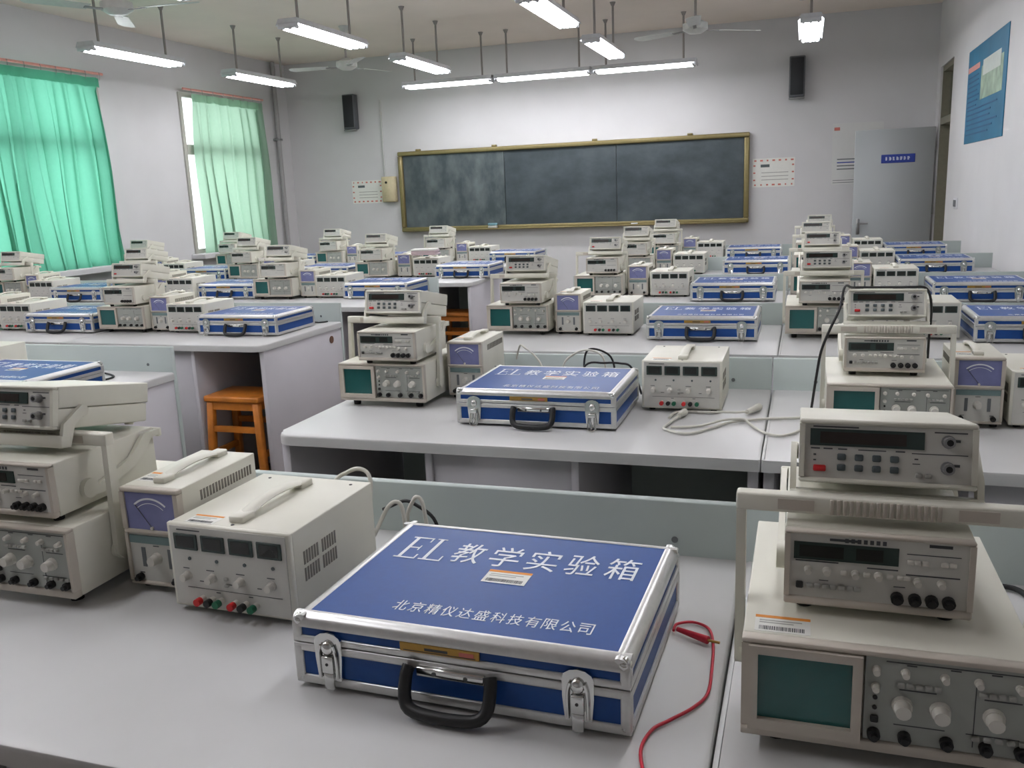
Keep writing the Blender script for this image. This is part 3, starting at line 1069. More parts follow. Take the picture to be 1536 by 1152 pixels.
def counter_specs():
    sp = []
    sp.append(Spec('upper_housing', mk('upper_housing', PLA, lambda b: box(b, -CW / 2, CW / 2, 0.0101, CDP, 0.036, CH, 0.002, 0, 2))))
    sp.append(Spec('lower_housing', mk('lower_housing', PLA, lambda b: box(b, -CW / 2 + 0.0015, CW / 2 - 0.0015, 0.0101, CDP - 0.002, 0.0, 0.0352, 0.003, 0, 2))))
    def fascia(b):
        h = CW / 2
        box(b, -h, h, -0.002, 0.010, 0.0, 0.006, 0.002)
        box(b, -h, h, -0.002, 0.010, CH - 0.006, CH, 0.002)
        box(b, -h, -h + 0.006, -0.002, 0.010, 0.0061, CH - 0.0061)
        box(b, h - 0.006, h, -0.002, 0.010, 0.0061, CH - 0.0061)
    sp.append(Spec('fascia', mk('fascia', PLA, fascia)))
    pr = [(-0.08, -0.03, 0.0632, 0.0650), (-0.082, -0.072, 0.0385, 0.040), (-0.068, -0.058, 0.0385, 0.040), (-0.052, -0.042, 0.0385, 0.040), (-0.03, 0.0, 0.0385, 0.0397), (0.01, 0.02, 0.0385, 0.040),
          (0.027, 0.085, 0.0375, 0.0385), (0.05, 0.084, 0.0615, 0.063), (0.03, 0.034, 0.031, 0.0325), (0.028, 0.036, 0.026, 0.027), (0.071, 0.077, 0.052, 0.055), (0.071, 0.077, 0.025, 0.028),
          (-0.079, -0.076, 0.031, 0.033), (-0.079, -0.076, 0.025, 0.0265)]
    sp.append(Spec('front_panel', mk('front_panel', PANEL, lambda b: box(b, -CW / 2 + 0.005, CW / 2 - 0.005, 0.001, 0.007, 0.005, CH - 0.005)),
                   subs=[Spec('panel_print', marks_mesh(pr), loc=(0, 0.001, 0))]))
    sp.append(Spec('display_window', mk('display_window', DWIN, lambda b: box(b, -0.083, 0.040, -0.0005, 0.002, 0.0425, 0.0618)), 'dark green display window',
                   subs=[Spec('readout', mk('readout', DWIN2, lambda b: box(b, -0.072, 0.021, -0.0012, 0.0, 0.0455, 0.0585)))]))
    for x in (-0.048, -0.029, -0.010, 0.009):
        for z in (0.0305, 0.0185):
            sp.append(Spec('button', B_D, loc=(x, 0.001, z)))
    sp.append(Spec('power_button', B_R, 'red power button', loc=(-0.072, 0.001, 0.017)))
    for x in (0.035, 0.045):
        sp.append(Spec('button', B_S, loc=(x, 0.001, 0.014)))
    for z in (0.0525, 0.0235):
        sp.append(Spec('bnc_socket', BNC, loc=(0.0645, 0.001, z)))
    ft = mk('foot', PLA, lambda b: cyl(b, (0, 0, 0), (0, 0, 1), 0.008, 0.006, 10, 0.009))
    for x in (-0.07, 0.07):
        sp.append(Spec('foot', ft, loc=(x, CDP - 0.022, -0.0058)))
    return sp


def counter_bail(drop):
    """bail stand: arms from the side pivots down to a flat bar under the front"""
    def arm(s):
        def fn(b):
            cyl(b, (s * (CW / 2 + 0.0003), 0.058, 0.03), (s, 0, 0), 0.010, 0.0077, 14)
            x = s * (CW / 2 + 0.006)
            prism(b, [(0.052, 0.041), (0.068, 0.034), (0.036, 0.006), (0.028, -drop), (0.008, -drop), (0.012, 0.010)], 'x', x - 0.0035, x + 0.0035)
        return fn
    return Spec('tilt_bail', mk('tilt_bail', PLA, lambda b: box(b, -CW / 2 - 0.0102, CW / 2 + 0.0102, 0.0072, 0.0268, -drop - 0.0006, -drop + 0.020, 0.002)),
                subs=[Spec('bail_arm', mk('bail_arm', PLA, arm(-1))), Spec('bail_arm', mk('bail_arm', PLA, arm(1)))])


# ---- millivoltmeter .118 x .225 x .19
MW, MD, MZ0, MZ1 = 0.118, 0.225, 0.012, 0.188


def meter_specs():
    h = MW / 2
    sp = [Spec('housing', shell_mesh('housing', PLA, MW, 0.0141, MD, MZ0, MZ1, 0.002))]
    sp[0].subs += side_vents('vent', (-h, h), [(0.06 + k * 0.0085, 0.065 + k * 0.0085, 0.152, 0.170) for k in range(18)])
    def fascia(b):
        box(b, -h, h, 0.0, 0.014, MZ1 - 0.008, MZ1, 0.002)
        box(b, -h, -h + 0.009, 0.0, 0.014, 0.1141, MZ1 - 0.0081)
        box(b, h - 0.009, h, 0.0, 0.014, 0.1141, MZ1 - 0.0081)
        box(b, -h, h, 0.0, 0.014, 0.106, 0.114, 0.002)
        box(b, -h, -h + 0.006, 0.001, 0.014, MZ0 + 0.0071, 0.1059)
        box(b, h - 0.006, h, 0.001, 0.014, MZ0 + 0.0071, 0.1059)
        box(b, -h, h, 0.001, 0.014, MZ0, MZ0 + 0.007, 0.002)
    sp.append(Spec('fascia', mk('fascia', PLB, fascia)))
    def arc(b):
        n = 14
        for r0, r1 in ((0.050, 0.0535), (0.043, 0.0442)):
            prev = None
            for k in range(n + 1):
                a = R(50 + 80 * k / n)
                p0 = (r0 * math.cos(a) * 0.95, 0.118 + r0 * math.sin(a))
                p1 = (r1 * math.cos(a) * 0.95, 0.118 + r1 * math.sin(a))
                v = (b.verts.new((p0[0], 0.0022, p0[1])), b.verts.new((p1[0], 0.0022, p1[1])))
                if prev:
                    b.faces.new((prev[0], prev[1], v[1], v[0]))
                prev = v
    sp.append(Spec('meter_dial', mk('meter_dial', METER, lambda b: box(b, -h + 0.0085, h - 0.0085, 0.003, 0.011, 0.113, MZ1 - 0.0075)), 'lilac blue analogue meter face',
                   subs=[Spec('scale_arc', mk('scale_arc', WHITE, arc, smooth=False)),
                         Spec('needle', mk('needle', INK, lambda b: tube(b, [(0, 0.0018, 0.118), (-0.030, 0.0018, 0.158)], 0.0006, 5, 1))),
                         Spec('zero_screw', mk('zero_screw', KNOB, lambda b: cyl(b, (0, 0.003, 0.1175), (0, -1, 0), 0.003, 0.003, 10)))]))
    sp.append(Spec('front_panel', mk('front_panel', PANEL, lambda b: box(b, -h + 0.005, h - 0.005, 0.005, 0.011, MZ0 + 0.006, 0.107)),
                   subs=[Spec('panel_print', marks_mesh([(-0.006, 0.006, 0.083, 0.0845), (-0.04, -0.03, 0.033, 0.0345), (0.03, 0.04, 0.033, 0.0345)]), loc=(0, 0.005, 0))]))
    sp.append(Spec('name_strip', mk('name_strip', PANELT, lambda b: box(b, -h + 0.007, h - 0.007, 0.003, 0.006, 0.088, 0.102))))
    for s in (-1, 1):
        sp.append(Spec('range_scale', mk('range_scale', GREYINK, lambda b, s=s: box(b, s * 0.027 - 0.004, s * 0.027 + 0.004, 0.004, 0.006, 0.045, 0.080))))
    sp.append(Spec('range_knob', K_L, loc=(0, 0.005, 0.062)))
    for s in (-1, 1):
        sp.append(Spec('terminal', BNCB, loc=(s * 0.038, 0.005, 0.026)))
    def hnd(b):
        tube(b, [(0, 0.045, MZ1 + 0.004), (0, 0.075, MZ1 + 0.010), (0, 0.12, MZ1 + 0.013), (0, 0.165, MZ1 + 0.010), (0, 0.195, MZ1 + 0.004)], 0.011, 8, 5, flat=0.4)
        for y in (0.030, 0.180):
            box(b, -0.012, 0.012, y, y + 0.03, MZ1 - 0.001, MZ1 + 0.010, 0.002)
    sp.append(Spec('top_handle', mk('top_handle', PLA, hnd)))
    sp.append(Spec('sticker', sticker_mesh(0.04, 0.045), STL, loc=(-0.032, 0.06, MZ1)))
    for x in (-0.045, 0.045):
        for y in (0.03, MD - 0.03):
            sp.append(Spec('foot', FOOTS, loc=(x, y, 0)))
    return sp


# ---- bench power supply .23 x .26 x .152
PW, PD, PZ0, PZ1 = 0.23, 0.262, 0.012, 0.152


def psu_specs():
    h = PW / 2
    sp = [Spec('housing', shell_mesh('housing', PLA, PW, 0.0101, PD, PZ0, PZ1, 0.002))]
    for (y0, z0) in ((0.035, 0.090), (0.088, 0.090), (0.035, 0.062), (0.088, 0.062)):
        sp[0].subs += side_vents('vent', (-h, h), [(y0 + k * 0.0075, y0 + k * 0.0075 + 0.0045, z0, z0 + 0.022) for k in range(6)])
    scm = mk('screw', INK, lambda b: cyl(b, (0, 0, 0), (0, 0, 1), 0.003, 0.0008, 8))
    sp[0].subs += [Spec('screw', scm, loc=(x, y, PZ1)) for x, y in ((-0.085, 0.24), (0.085, 0.24), (0, 0.018))]
    sp.append(Spec('fascia', mk('fascia', PLA, lambda b: box(b, -h - 0.001, h + 0.001, 0.0, 0.010, PZ0 - 0.002, PZ1 + 0.001, 0.002))))
    pr = [(-0.095, -0.05, 0.1425, 0.1445), (-0.09, -0.078, 0.0775, 0.079), (-0.045, -0.030, 0.0775, 0.079), (0.012, 0.028, 0.0775, 0.079), (0.070, 0.084, 0.0775, 0.079),
          (-0.085, 0.095, 0.0455, 0.0463), (-0.06, -0.05, 0.0575, 0.059), (-0.003, 0.006, 0.0575, 0.059), (0.05, 0.058, 0.0575, 0.059), (-0.03, -0.022, 0.041, 0.0425), (0.032, 0.04, 0.041, 0.0425)]
    sp.append(Spec('front_panel', mk('front_panel', PANEL, lambda b: box(b, -h + 0.006, h - 0.006, -0.0015, 0.001, PZ0 + 0.003, PZ1 - 0.003)),
                   subs=[Spec('panel_print', marks_mesh(pr), loc=(0, -0.0015, 0))]))
    dm = mk('panel_meter', DWIN, lambda b: box(b, -0.0225, 0.0225, -0.004, -0.001, -0.0135, 0.0135, 0.001), smooth=False)
    dr = mk('readout', DARK, lambda b: box(b, -0.017, 0.017, -0.0045, -0.004, -0.009, 0.010), smooth=False)
    for x in (-0.079, -0.0265, 0.0265, 0.079):
        sp.append(Spec('panel_meter', dm, loc=(x, 0, 0.124), subs=[Spec('readout', dr)]))
        sp.append(Spec('indicator', mk('indicator', BTND, lambda b: cyl(b, (0, -0.0015, 0), (0, -1, 0), 0.003, 0.0015, 10)), loc=(x + 0.004, 0, 0.0955)))
    for x in (-0.082, -0.034, 0.020, 0.078):
        sp.append(Spec('knob', K_M, loc=(x, -0.001, 0.066)))
    for z in (0.068, 0.057):
        sp.append(Spec('button', B_S, loc=(-0.007, -0.001, z)))
    for k, (x, m_) in enumerate(((-0.056, RED), (-0.037, BLACK), (-0.020, GREEN), (0.008, RED), (0.027, BLACK), (0.046, GREEN))):
        tm = mk('terminal', [KNOB, m_], lambda b: (cyl(b, (0, 0, 0), (0, -1, 0), 0.0055, 0.010, 12), cyl(b, (0, -0.010, 0), (0, -1, 0), 0.0062, 0.010, 12, mi=1)))
        sp.append(Spec('terminal', tm, loc=(x, -0.001, 0.029)))
    def hnd(b):
        tube(b, [(0, 0.045, PZ1 + 0.005), (0, 0.08, PZ1 + 0.012), (0, 0.13, PZ1 + 0.016), (0, 0.18, PZ1 + 0.012), (0, 0.215, PZ1 + 0.005)], 0.013, 8, 5, flat=0.4)
        for y in (0.026, 0.196):
            box(b, -0.014, 0.014, y, y + 0.034, PZ1 - 0.001, PZ1 + 0.011, 0.002)
    sp.append(Spec('top_handle', mk('top_handle', PLA, hnd)))
    sp.append(Spec('sticker', sticker_mesh(0.055, 0.034), STL, loc=(-0.062, 0.028, PZ1)))
    for x in (-0.09, 0.09):
        for y in (0.03, PD - 0.03):
            sp.append(Spec('foot', FOOTS, loc=(x, y, 0)))
    return sp


# ---- blue aluminium-edged case .465 x .36 x .108
KW, KD, KZ0, KZ1 = 0.465, 0.36, 0.006, 0.106


def case_specs(open_latch):
    h = KW / 2
    i = 0.003
    ZM = 0.066          # seam between base and lid
    sp = []
    def shell(z0, z1):
        return lambda b: box(b, -h + i, h - i, i, KD - i, z0, z1)
    base = Spec('base_shell', mk('base_shell', BLUE, shell(KZ0 + 0.002, ZM - 0.001), smooth=False))
    lid = Spec('lid_shell', mk('lid_shell', BLUE, lambda b: (box(b, -h + i, h - i, i, KD - i, ZM + 0.001, KZ1 - 0.015), box(b, -h + 0.014, h - 0.014, 0.014, KD - 0.014, KZ1 - 0.016, KZ1 - 0.001)), smooth=False), 'blue lid panel')
    def ring(b, z0, z1, t, bev):
        box(b, -h, h, 0, t, z0, z1, bev, 0, 2)
        box(b, -h, h, KD - t, KD, z0, z1, bev, 0, 2)
        box(b, -h, -h + t, t + 0.0001, KD - t - 0.0001, z0, z1, 0)
        box(b, h - t, h, t + 0.0001, KD - t - 0.0001, z0, z1, 0)
    def bottom_edge(b):
        ring(b, KZ0, KZ0 + 0.013, 0.013, 0.002)
    def base_rim(b):
        ring(b, ZM - 0.0125, ZM - 0.0008, 0.006, 0.0015)
    def lid_rim(b):
        ring(b, ZM + 0.0008, ZM + 0.0105, 0.006, 0.0015)
    def lid_edge(b):
        # rounded aluminium extrusion round the top of the lid
        prof = [(0, KZ1 - 0.017)] + [(0.0155 - 0.0155 * math.cos(R(a)), KZ1 - 0.0135 + 0.0140 * math.sin(R(a))) for a in range(0, 91, 15)] + [(0.019, KZ1 - 0.0005), (0.019, KZ1 - 0.004), (0.004, KZ1 - 0.017)]
        prism(b, [(p[0], p[1]) for p in prof], 'x', -h + 0.001, h - 0.001)
        prism(b, [(KD - p[0], p[1]) for p in prof], 'x', -h + 0.001, h - 0.001)
        prism(b, [(-h + 0.0003 + p[0], p[1] - 0.0003) for p in prof], 'y', 0.001, KD - 0.001)
        prism(b, [(h - 0.0003 - p[0], p[1] - 0.0003) for p in prof], 'y', 0.001, KD - 0.001)
        for f in b.faces:
            f.smooth = len(f.verts) == 4
    def posts(z0, z1):
        pm_ = mk('corner_post', ALU, lambda b: box(b, -0.007, 0.007, -0.007, 0.007, z0, z1, 0.003, 0, 2))
        return [Spec('corner_post', pm_, loc=(sx * (h - 0.0065), y, 0)) for sx in (-1, 1) for y in (0.0065, KD - 0.0065)]
    base.subs += [Spec('bottom_edging', mk('bottom_edging', ALU, bottom_edge)), Spec('base_rim', mk('base_rim', ALU, base_rim))] + posts(KZ0 + 0.004, ZM - 0.004)
    lid.subs += [Spec('lid_edging', mk('lid_edging', ALU, lid_edge)), Spec('lid_rim', mk('lid_rim', ALU, lid_rim))] + posts(ZM + 0.004, KZ1 - 0.012)
    cm = mk('corner_cap', CHROME, lambda b: sph(b, (0, 0, 0), 0.0095, 12))
    for sx in (-1, 1):
        for y in (0.0085, KD - 0.0085):
            lid.subs.append(Spec('corner_cap', cm, loc=(sx * (h - 0.0085), y, KZ1 - 0.0095)))
            base.subs.append(Spec('corner_cap', cm, loc=(sx * (h - 0.0085), y, KZ0 + 0.0085)))
    # lettering on the lid
    if EL_MESH:
        lid.subs.append(Spec('title_lettering', EL_MESH, 'white title lettering', loc=(0, 0, KZ1 - 0.0009)))
        lid.subs.append(Spec('maker_lettering', MK_MESH, 'white maker name lettering', loc=(0, 0, KZ1 - 0.0009)))
    lid.subs.append(Spec('sticker', sticker_mesh(0.066, 0.042), STL, loc=(0.012, 0.183, KZ1 - 0.0008)))
    lid.subs.append(Spec('name_plate', mk('name_plate', [BRASS, REDINK, INK], lambda b: (box(b, -0.055, 0.055, -0.0012, 0.002, 0.077, 0.0885), box(b, -0.02, 0.012, -0.0018, -0.001, 0.081, 0.0845, 0, 2), box(b, 0.028, 0.048, -0.0018, -0.001, 0.080, 0.0855, 0, 1), box(b, -0.05, 0.05, -0.0018, -0.001, 0.0785, 0.0793, 0, 2)), smooth=False), 'gold name plate', loc=(-0.015, 0, 0)))
    sp += [base, lid]
    # latches
    def plate(b):
        pts = [(-0.017, 0.018), (0.017, 0.018), (0.020, 0.050), (0.020, 0.074)] + [(0.020 * math.cos(R(a)), 0.074 + 0.013 * math.sin(R(a))) for a in range(30, 180, 30)] + [(-0.020, 0.074), (-0.020, 0.050)]
        prism(b, pts, 'y', -0.0035, 0.001)
    def hasp_closed(b):
        box(b, -0.0085, 0.0085, -0.0095, -0.003, 0.030, 0.055, 0.002, 0, 2)
        sph(b, (0, -0.005, 0.066), 0.010, 12, scale=(0.9, 0.6, 1.0))
        box(b, -0.0075, 0.0075, -0.0085, -0.003, 0.006, 0.030, 0.0015)
        for s in (-1, 1):
            tube(b, [(s * 0.0125, -0.005, 0.022), (s * 0.0125, -0.006, 0.055), (s * 0.009, -0.006, 0.070)], 0.0022, 6, 4)
    def hasp_open(b):
        sph(b, (0, -0.005, 0.066), 0.010, 12, scale=(0.9, 0.6, 1.0))
        box(b, -0.0095, 0.0095, -0.014, -0.003, 0.038, 0.050, 0.002, 0, 2)
        tube(b, [(-0.009, -0.007, 0.045), (-0.011, -0.012, 0.022), (-0.010, -0.016, 0.007), (0.0, -0.018, 0.003), (0.010, -0.016, 0.007), (0.011, -0.012, 0.022), (0.009, -0.007, 0.045)], 0.0018, 6, 4)
        tube(b, [(-0.005, -0.008, 0.04), (-0.006, -0.013, 0.02), (0.0, -0.016, 0.008), (0.006, -0.013, 0.02), (0.005, -0.008, 0.04)], 0.0015, 6, 4)
    pm = mk('latch', CHROME, plate)
    hm = mk('hasp', CHROME, hasp_open if open_latch else hasp_closed)
    km = mk('keyhole', BLACK, lambda b: cyl(b, (0, -0.0095, 0.044), (0, -1, 0), 0.0022, 0.0006, 10))
    for x in (-0.177, 0.168):
        subs = [Spec('hasp', hm)]
        if not open_latch:
            subs.append(Spec('keyhole', km))
        sp.append(Spec('latch', pm, loc=(x, 0, 0), subs=subs))
    def grip(b):
        tube(b, [(-0.056, -0.006, 0.060), (-0.058, -0.012, 0.050), (-0.057, -0.022, 0.026), (-0.047, -0.030, 0.014), (-0.02, -0.034, 0.011), (0.02, -0.034, 0.011), (0.047, -0.030, 0.014), (0.057, -0.022, 0.026), (0.058, -0.012, 0.050), (0.056, -0.006, 0.060)], 0.0085, 8, 3)
    sp.append(Spec('carry_handle', mk('carry_handle', BLACK, grip), 'black plastic carry handle',
                   subs=[Spec('handle_bracket', mk('handle_bracket', [CHROME, INK], lambda b: (box(b, -0.047, 0.047, -0.006, 0.001, 0.046, 0.059, 0.0015), cyl(b, (-0.022, -0.006, 0.0525), (0, -1, 0), 0.003, 0.001, 8, mi=1), cyl(b, (0.022, -0.006, 0.0525), (0, -1, 0), 0.003, 0.001, 8, mi=1))))]))
    fm = mk('foot', RUBBER, lambda b: cyl(b, (0, 0, 0), (0, 0, 1), 0.010, 0.0075, 10))
    for x in (-0.19, 0.19):
        for y in (0.04, KD - 0.04):
            sp.append(Spec('foot', fm, loc=(x, y, 0)))
    return sp


# lettering meshes (shared by all cases)
def serif_el(b):
    """tall serif capitals E and L"""
    t, hgt = 0.0, 0.082
    def bar(x0, x1, y0, y1):
        box(b, x0, x1, y0, y1, 0, 0.0004)
    # E
    bar(0.006, 0.0115, 0, hgt)
    bar(0.0, 0.036, 0, 0.004)
    bar(0.0, 0.036, hgt - 0.004, hgt)
    bar(0.0115, 0.027, hgt / 2 - 0.002, hgt / 2 + 0.002)
    bar(0.0335, 0.036, 0, 0.017)
    bar(0.0335, 0.036, hgt - 0.017, hgt)
    bar(0.026, 0.028, hgt / 2 - 0.009, hgt / 2 + 0.009)
    # L
    o = 0.042
    bar(o + 0.006, o + 0.0115, 0, hgt)
    bar(o, o + 0.036, 0, 0.004)
    bar(o, o + 0.017, hgt - 0.003, hgt)
    bar(o + 0.0335, o + 0.036, 0, 0.019)


def join_meshes(name, items, mtl):
    bm = bmesh.new()
    for me, mtx in items:
        tmp = me.copy()
        tmp.transform(mtx)
        bm.from_mesh(tmp)
        bpy.data.meshes.remove(tmp)
    return finish(bm, name, mtl, smooth=False)


def fit_text(body, x0, x1, y0, y1):
    me = text_mesh(body, 1.0)
    xs_ = [v.co.x for v in me.vertices]
    ys_ = [v.co.y for v in me.vertices]
    zs_ = [v.co.z for v in me.vertices]
    sx = (x1 - x0) / (max(xs_) - min(xs_))
    sy = (y1 - y0) / (max(ys_) - min(ys_))
    sz = 0.0004 / max(1e-6, max(zs_) - min(zs_))
    me.transform(Matrix.Translation((x0, y0, 0)) @ Matrix.Diagonal((sx, sy, sz, 1)) @ Matrix.Translation((-min(xs_), -min(ys_), -min(zs_))))
    return me


EL_MESH = MK_MESH = None
try:
    items = [(mk('el', WHITE, serif_el, smooth=False), Matrix.Translation((-0.187, 0.212, 0)))]
    for k, ch_ in enumerate('教学实验箱'):
        x0 = -0.098 + k * 0.0605
        items.append((fit_text(ch_, x0, x0 + 0.047, 0.216, 0.288), Matrix.Identity(4)))
    EL_MESH = join_meshes('title_lettering', items, WHITE)
    items = []
    for k, ch_ in enumerate('北京精仪达盛科技有限公司'):
        x0 = -0.108 + k * 0.0236
        items.append((fit_text(ch_, x0, x0 + 0.0195, 0.050, 0.078), Matrix.Identity(4)))
    MK_MESH = join_meshes('maker_lettering', items, WHITE)
except Exception as ex:
    print('lettering failed', ex)
    EL_MESH = None

SC = {k: scope_specs(k[0], k[1]) for k in ((0, True), (0, False), (4, False))}
FS = func_specs()
CS = counter_specs()
CB = counter_bail(0.030)
MS = meter_specs()
PS = psu_specs()
KC = {False: case_specs(False), True: case_specs(True)}

NOUN = {
    'scope': ('oscilloscope', 'beige bench oscilloscope with teal screen', 'oscilloscope', 'bench oscilloscopes'),
    'func': ('function_generator', 'beige function generator stacked on the oscilloscope', 'signal generator', 'function generators'),
    'count': ('frequency_counter', 'tilted beige counter on top of the stack', 'counter', 'frequency counters'),
    'mv': ('analogue_meter', 'narrow beige meter with lilac dial', 'meter', 'analogue meters'),
    'psu': ('power_supply', 'beige power supply with four dark readouts', 'power supply', 'power supplies'),
    'case': ('equipment_case', 'blue aluminium-edged case', 'case', 'blue equipment cases'),
}
SHORT = {'Z': 'window-side desk', 'A': 'middle desk of left block', 'B': 'left block desk at aisle', 'C': 'desk left of seam', 'D': 'desk by door-side wall'}


def put(kind, desk, x, y, specs, width, z=DZT, rz=0.0, label=None, tilt=None, minpx=3.0, scale=None):
    nm, lb, cat, grp = NOUN[kind]
    o = build(specs, nm, (x + width / 2, y, z + 0.0006), rz, minpx)
    if scale:
        o.scale = scale
    if tilt:
        o.rotation_euler = (tilt, 0, rz)
    if label is None:
        label = '%s, %s, %s' % (lb, rowword[int(desk[1]) - 1], SHORT[desk[0]])
    tag(o, label, cat, grp)
    return o


# station table: (x, y) of each thing's front-left corner, metres
ST = {
    'C1': dict(scope=(-1.424, 1.060), func=(-1.358, 1.075), count=(-1.372, 1.118), mv=(-1.096, 1.150), psu=(-0.965, 1.100), case=(-0.645, 0.944)),
    'D1': dict(scope=(-0.050, 0.958), func=(-0.008, 1.030), count=(0.004, 1.083)),
    'B2': dict(psu=(-3.140, 2.42), case=(-2.895, 2.205)),
    'C2': dict(scope=(-1.402, 2.460), func=(-1.322, 2.450), count=(-1.324, 2.520), mv=(-1.088, 2.610), psu=(-0.444, 2.545), case=(-0.940, 2.304)),
    'D2': dict(scope=(0.065, 2.350), func=(0.108, 2.450), count=(0.115, 2.490), mv=(0.380, 2.490), psu=(0.515, 2.50)),
    'A3': dict(mv=(-4.431, 3.84), psu=(-4.310, 3.83), case=(-4.073, 3.77)),
    'B3': dict(scope=(-3.593, 3.800), func=(-3.530, 3.79), count=(-3.520, 3.86), mv=(-3.282, 3.84), psu=(-3.160, 3.82), case=(-2.925, 3.75)),
    'C3': dict(scope=(-1.402, 3.872), func=(-1.325, 3.85), count=(-1.318, 3.93), mv=(-1.080, 3.91), psu=(-0.945, 3.89), case=(-0.640, 3.78)),
    'D3': dict(scope=(-0.068, 3.870), func=(-0.015, 3.85), count=(-0.003, 3.91), mv=(0.244, 3.88), psu=(0.370, 3.88), case=(0.640, 3.81)),
    'Z4': dict(scope=(-5.880, 5.190), func=(-5.82, 5.17), count=(-5.80, 5.24), mv=(-5.569, 5.22), psu=(-5.448, 5.13), case=(-5.210, 5.08)),
    'A4': dict(scope=(-4.728, 5.180), func=(-4.67, 5.16), count=(-4.65, 5.25), mv=(-4.417, 5.24), psu=(-4.297, 5.22), case=(-4.063, 5.25)),
    'B4': dict(scope=(-3.578, 5.220), func=(-3.50, 5.20), count=(-3.49, 5.27), mv=(-3.266, 5.31), psu=(-3.145, 5.31), case=(-2.910, 5.25)),
    'C4': dict(scope=(-1.325, 5.248), func=(-1.25, 5.25), count=(-1.24, 5.31), mv=(-1.010, 5.33), psu=(-0.875, 5.33), case=(-0.610, 5.10)),
    'D4': dict(scope=(-0.068, 5.248), func=(-0.02, 5.24), count=(0.0, 5.31), mv=(0.244, 5.35), psu=(0.375, 5.36), case=(0.640, 5.05)),
    'Z5': dict(scope=(-5.880, 6.580), func=(-5.82, 6.56), count=(-5.80, 6.63), mv=(-5.569, 6.61), psu=(-5.448, 6.61), case=(-5.210, 6.53)),
    'A5': dict(scope=(-4.728, 6.550), func=(-4.67, 6.53), count=(-4.65, 6.6), mv=(-4.417, 6.62), psu=(-4.297, 6.62), case=(-4.063, 6.6)),
    'B5': dict(scope=(-3.520, 6.590), func=(-3.46, 6.57), count=(-3.44, 6.64), mv=(-3.190, 6.7), psu=(-3.050, 6.7), case=(-2.810, 6.58)),
    'C5': dict(scope=(-1.375, 6.620), func=(-1.31, 6.63), count=(-1.30, 6.7), mv=(-1.060, 6.72), psu=(-0.930, 6.72), case=(-0.560, 6.62)),
    'D5': dict(scope=(-0.068, 6.600), func=(-0.01, 6.58), count=(-0.02, 6.66), mv=(0.244, 6.7), psu=(0.370, 6.72), case=(0.610, 6.55)),
    'Z6': dict(scope=(-5.850, 7.920), func=(-5.79, 7.9), count=(-5.77, 7.97), mv=(-5.539, 8.02), psu=(-5.418, 8.02), case=(-5.180, 7.95)),
    'A6': dict(scope=(-4.698, 7.980), func=(-4.64, 7.96), count=(-4.62, 8.03), mv=(-4.387, 8.05), psu=(-4.267, 8.05), case=(-4.033, 7.97)),
    'B6': dict(scope=(-3.545, 8.000), func=(-3.48, 7.98), count=(-3.47, 8.05), mv=(-3.220, 8.1), psu=(-3.090, 8.1), case=(-2.855, 8.0)),
    'C6': dict(scope=(-1.345, 7.950), func=(-1.28, 7.93), count=(-1.27, 8.0), mv=(-1.032, 8.08), psu=(-0.910, 8.08), case=(-0.650, 7.98)),
    'D6': dict(scope=(-0.068, 7.920), func=(-0.01, 7.9), count=(0.02, 7.97), mv=(0.248, 8.0), psu=(0.385, 8.0), case=(0.630, 7.93)),
}
SPECIAL = {
    ('C1', 'case'): 'large blue case lettered EL with silver edges in the foreground centre',
    ('C1', 'psu'): 'beige power supply with coloured terminals left of the foreground blue case',
    ('C1', 'mv'): 'narrow beige meter with lilac dial, foreground, behind the nearest power supply',
    ('C1', 'scope'): 'beige oscilloscope cut off at the left edge of the nearest desk',
    ('C1', 'func'): 'beige function generator in the foreground stack at the left edge',
    ('C1', 'count'): 'tilted counter topping the foreground stack at the left edge',
    ('D1', 'scope'): 'large beige oscilloscope with dark teal screen in the lower right corner',
    ('D1', 'func'): 'function generator with dark display on the lower right oscilloscope',
    ('D1', 'count'): 'tilted counter with red power button topping the lower right stack',
    ('C2', 'case'): 'blue case with open latches in the second row, between meter and power supply',
    ('C2', 'psu'): 'beige power supply right of the second-row blue case, white cable before it',
    ('C2', 'mv'): 'narrow meter with lilac dial behind the second-row blue case',
    ('B2', 'case'): 'blue case at left edge, just above the nearest counter',
    ('B2', 'psu'): 'beige power supply at the left edge beside the second-row case',
}
FUNC_Z = DZT + SZ1          # top of the oscilloscope
CNT_TILT = R(-10.5)
for dk, it in ST.items():
    near = int(dk[1]) <= 2
    mp = 2.2 if near else 3.0
    for kind, (x, y) in it.items():
        lb = SPECIAL.get((dk, kind))
        if kind == 'scope':
            put(kind, dk, x, y, SC[(0, True) if dk == 'D1' else (0, False) if dk == 'C1' else (4, False)], SW, label=lb, minpx=mp, scale=(1.035, 1, 1.02) if dk == 'D1' else None)
        elif kind == 'func':
            put(kind, dk, x, y, FS, FW, z=FUNC_Z + (0.0035 if dk == 'D1' else 0.0006), label=lb, minpx=mp, scale=(1.04, 1, 1.02) if dk == 'D1' else None)
        elif kind == 'count':
            put(kind, dk, x, y, CS + [CB], CW, z=1.052, tilt=CNT_TILT, label=lb, minpx=mp, scale=(1.03, 1, 1.06) if dk == 'D1' else None)
        elif kind == 'mv':
            put(kind, dk, x, y, MS, MW, label=lb, minpx=mp)
        elif kind == 'psu':
            put(kind, dk, x, y, PS, PW, label=lb, minpx=mp, rz=R(-2) if dk == 'C1' else 0)
        elif kind == 'case':
            put(kind, dk, x, y, KC[dk not in ('C1', 'A3', 'C4', 'D4')], KW, label=lb, minpx=mp, rz=R(-1.5) if dk == 'C1' else 0)


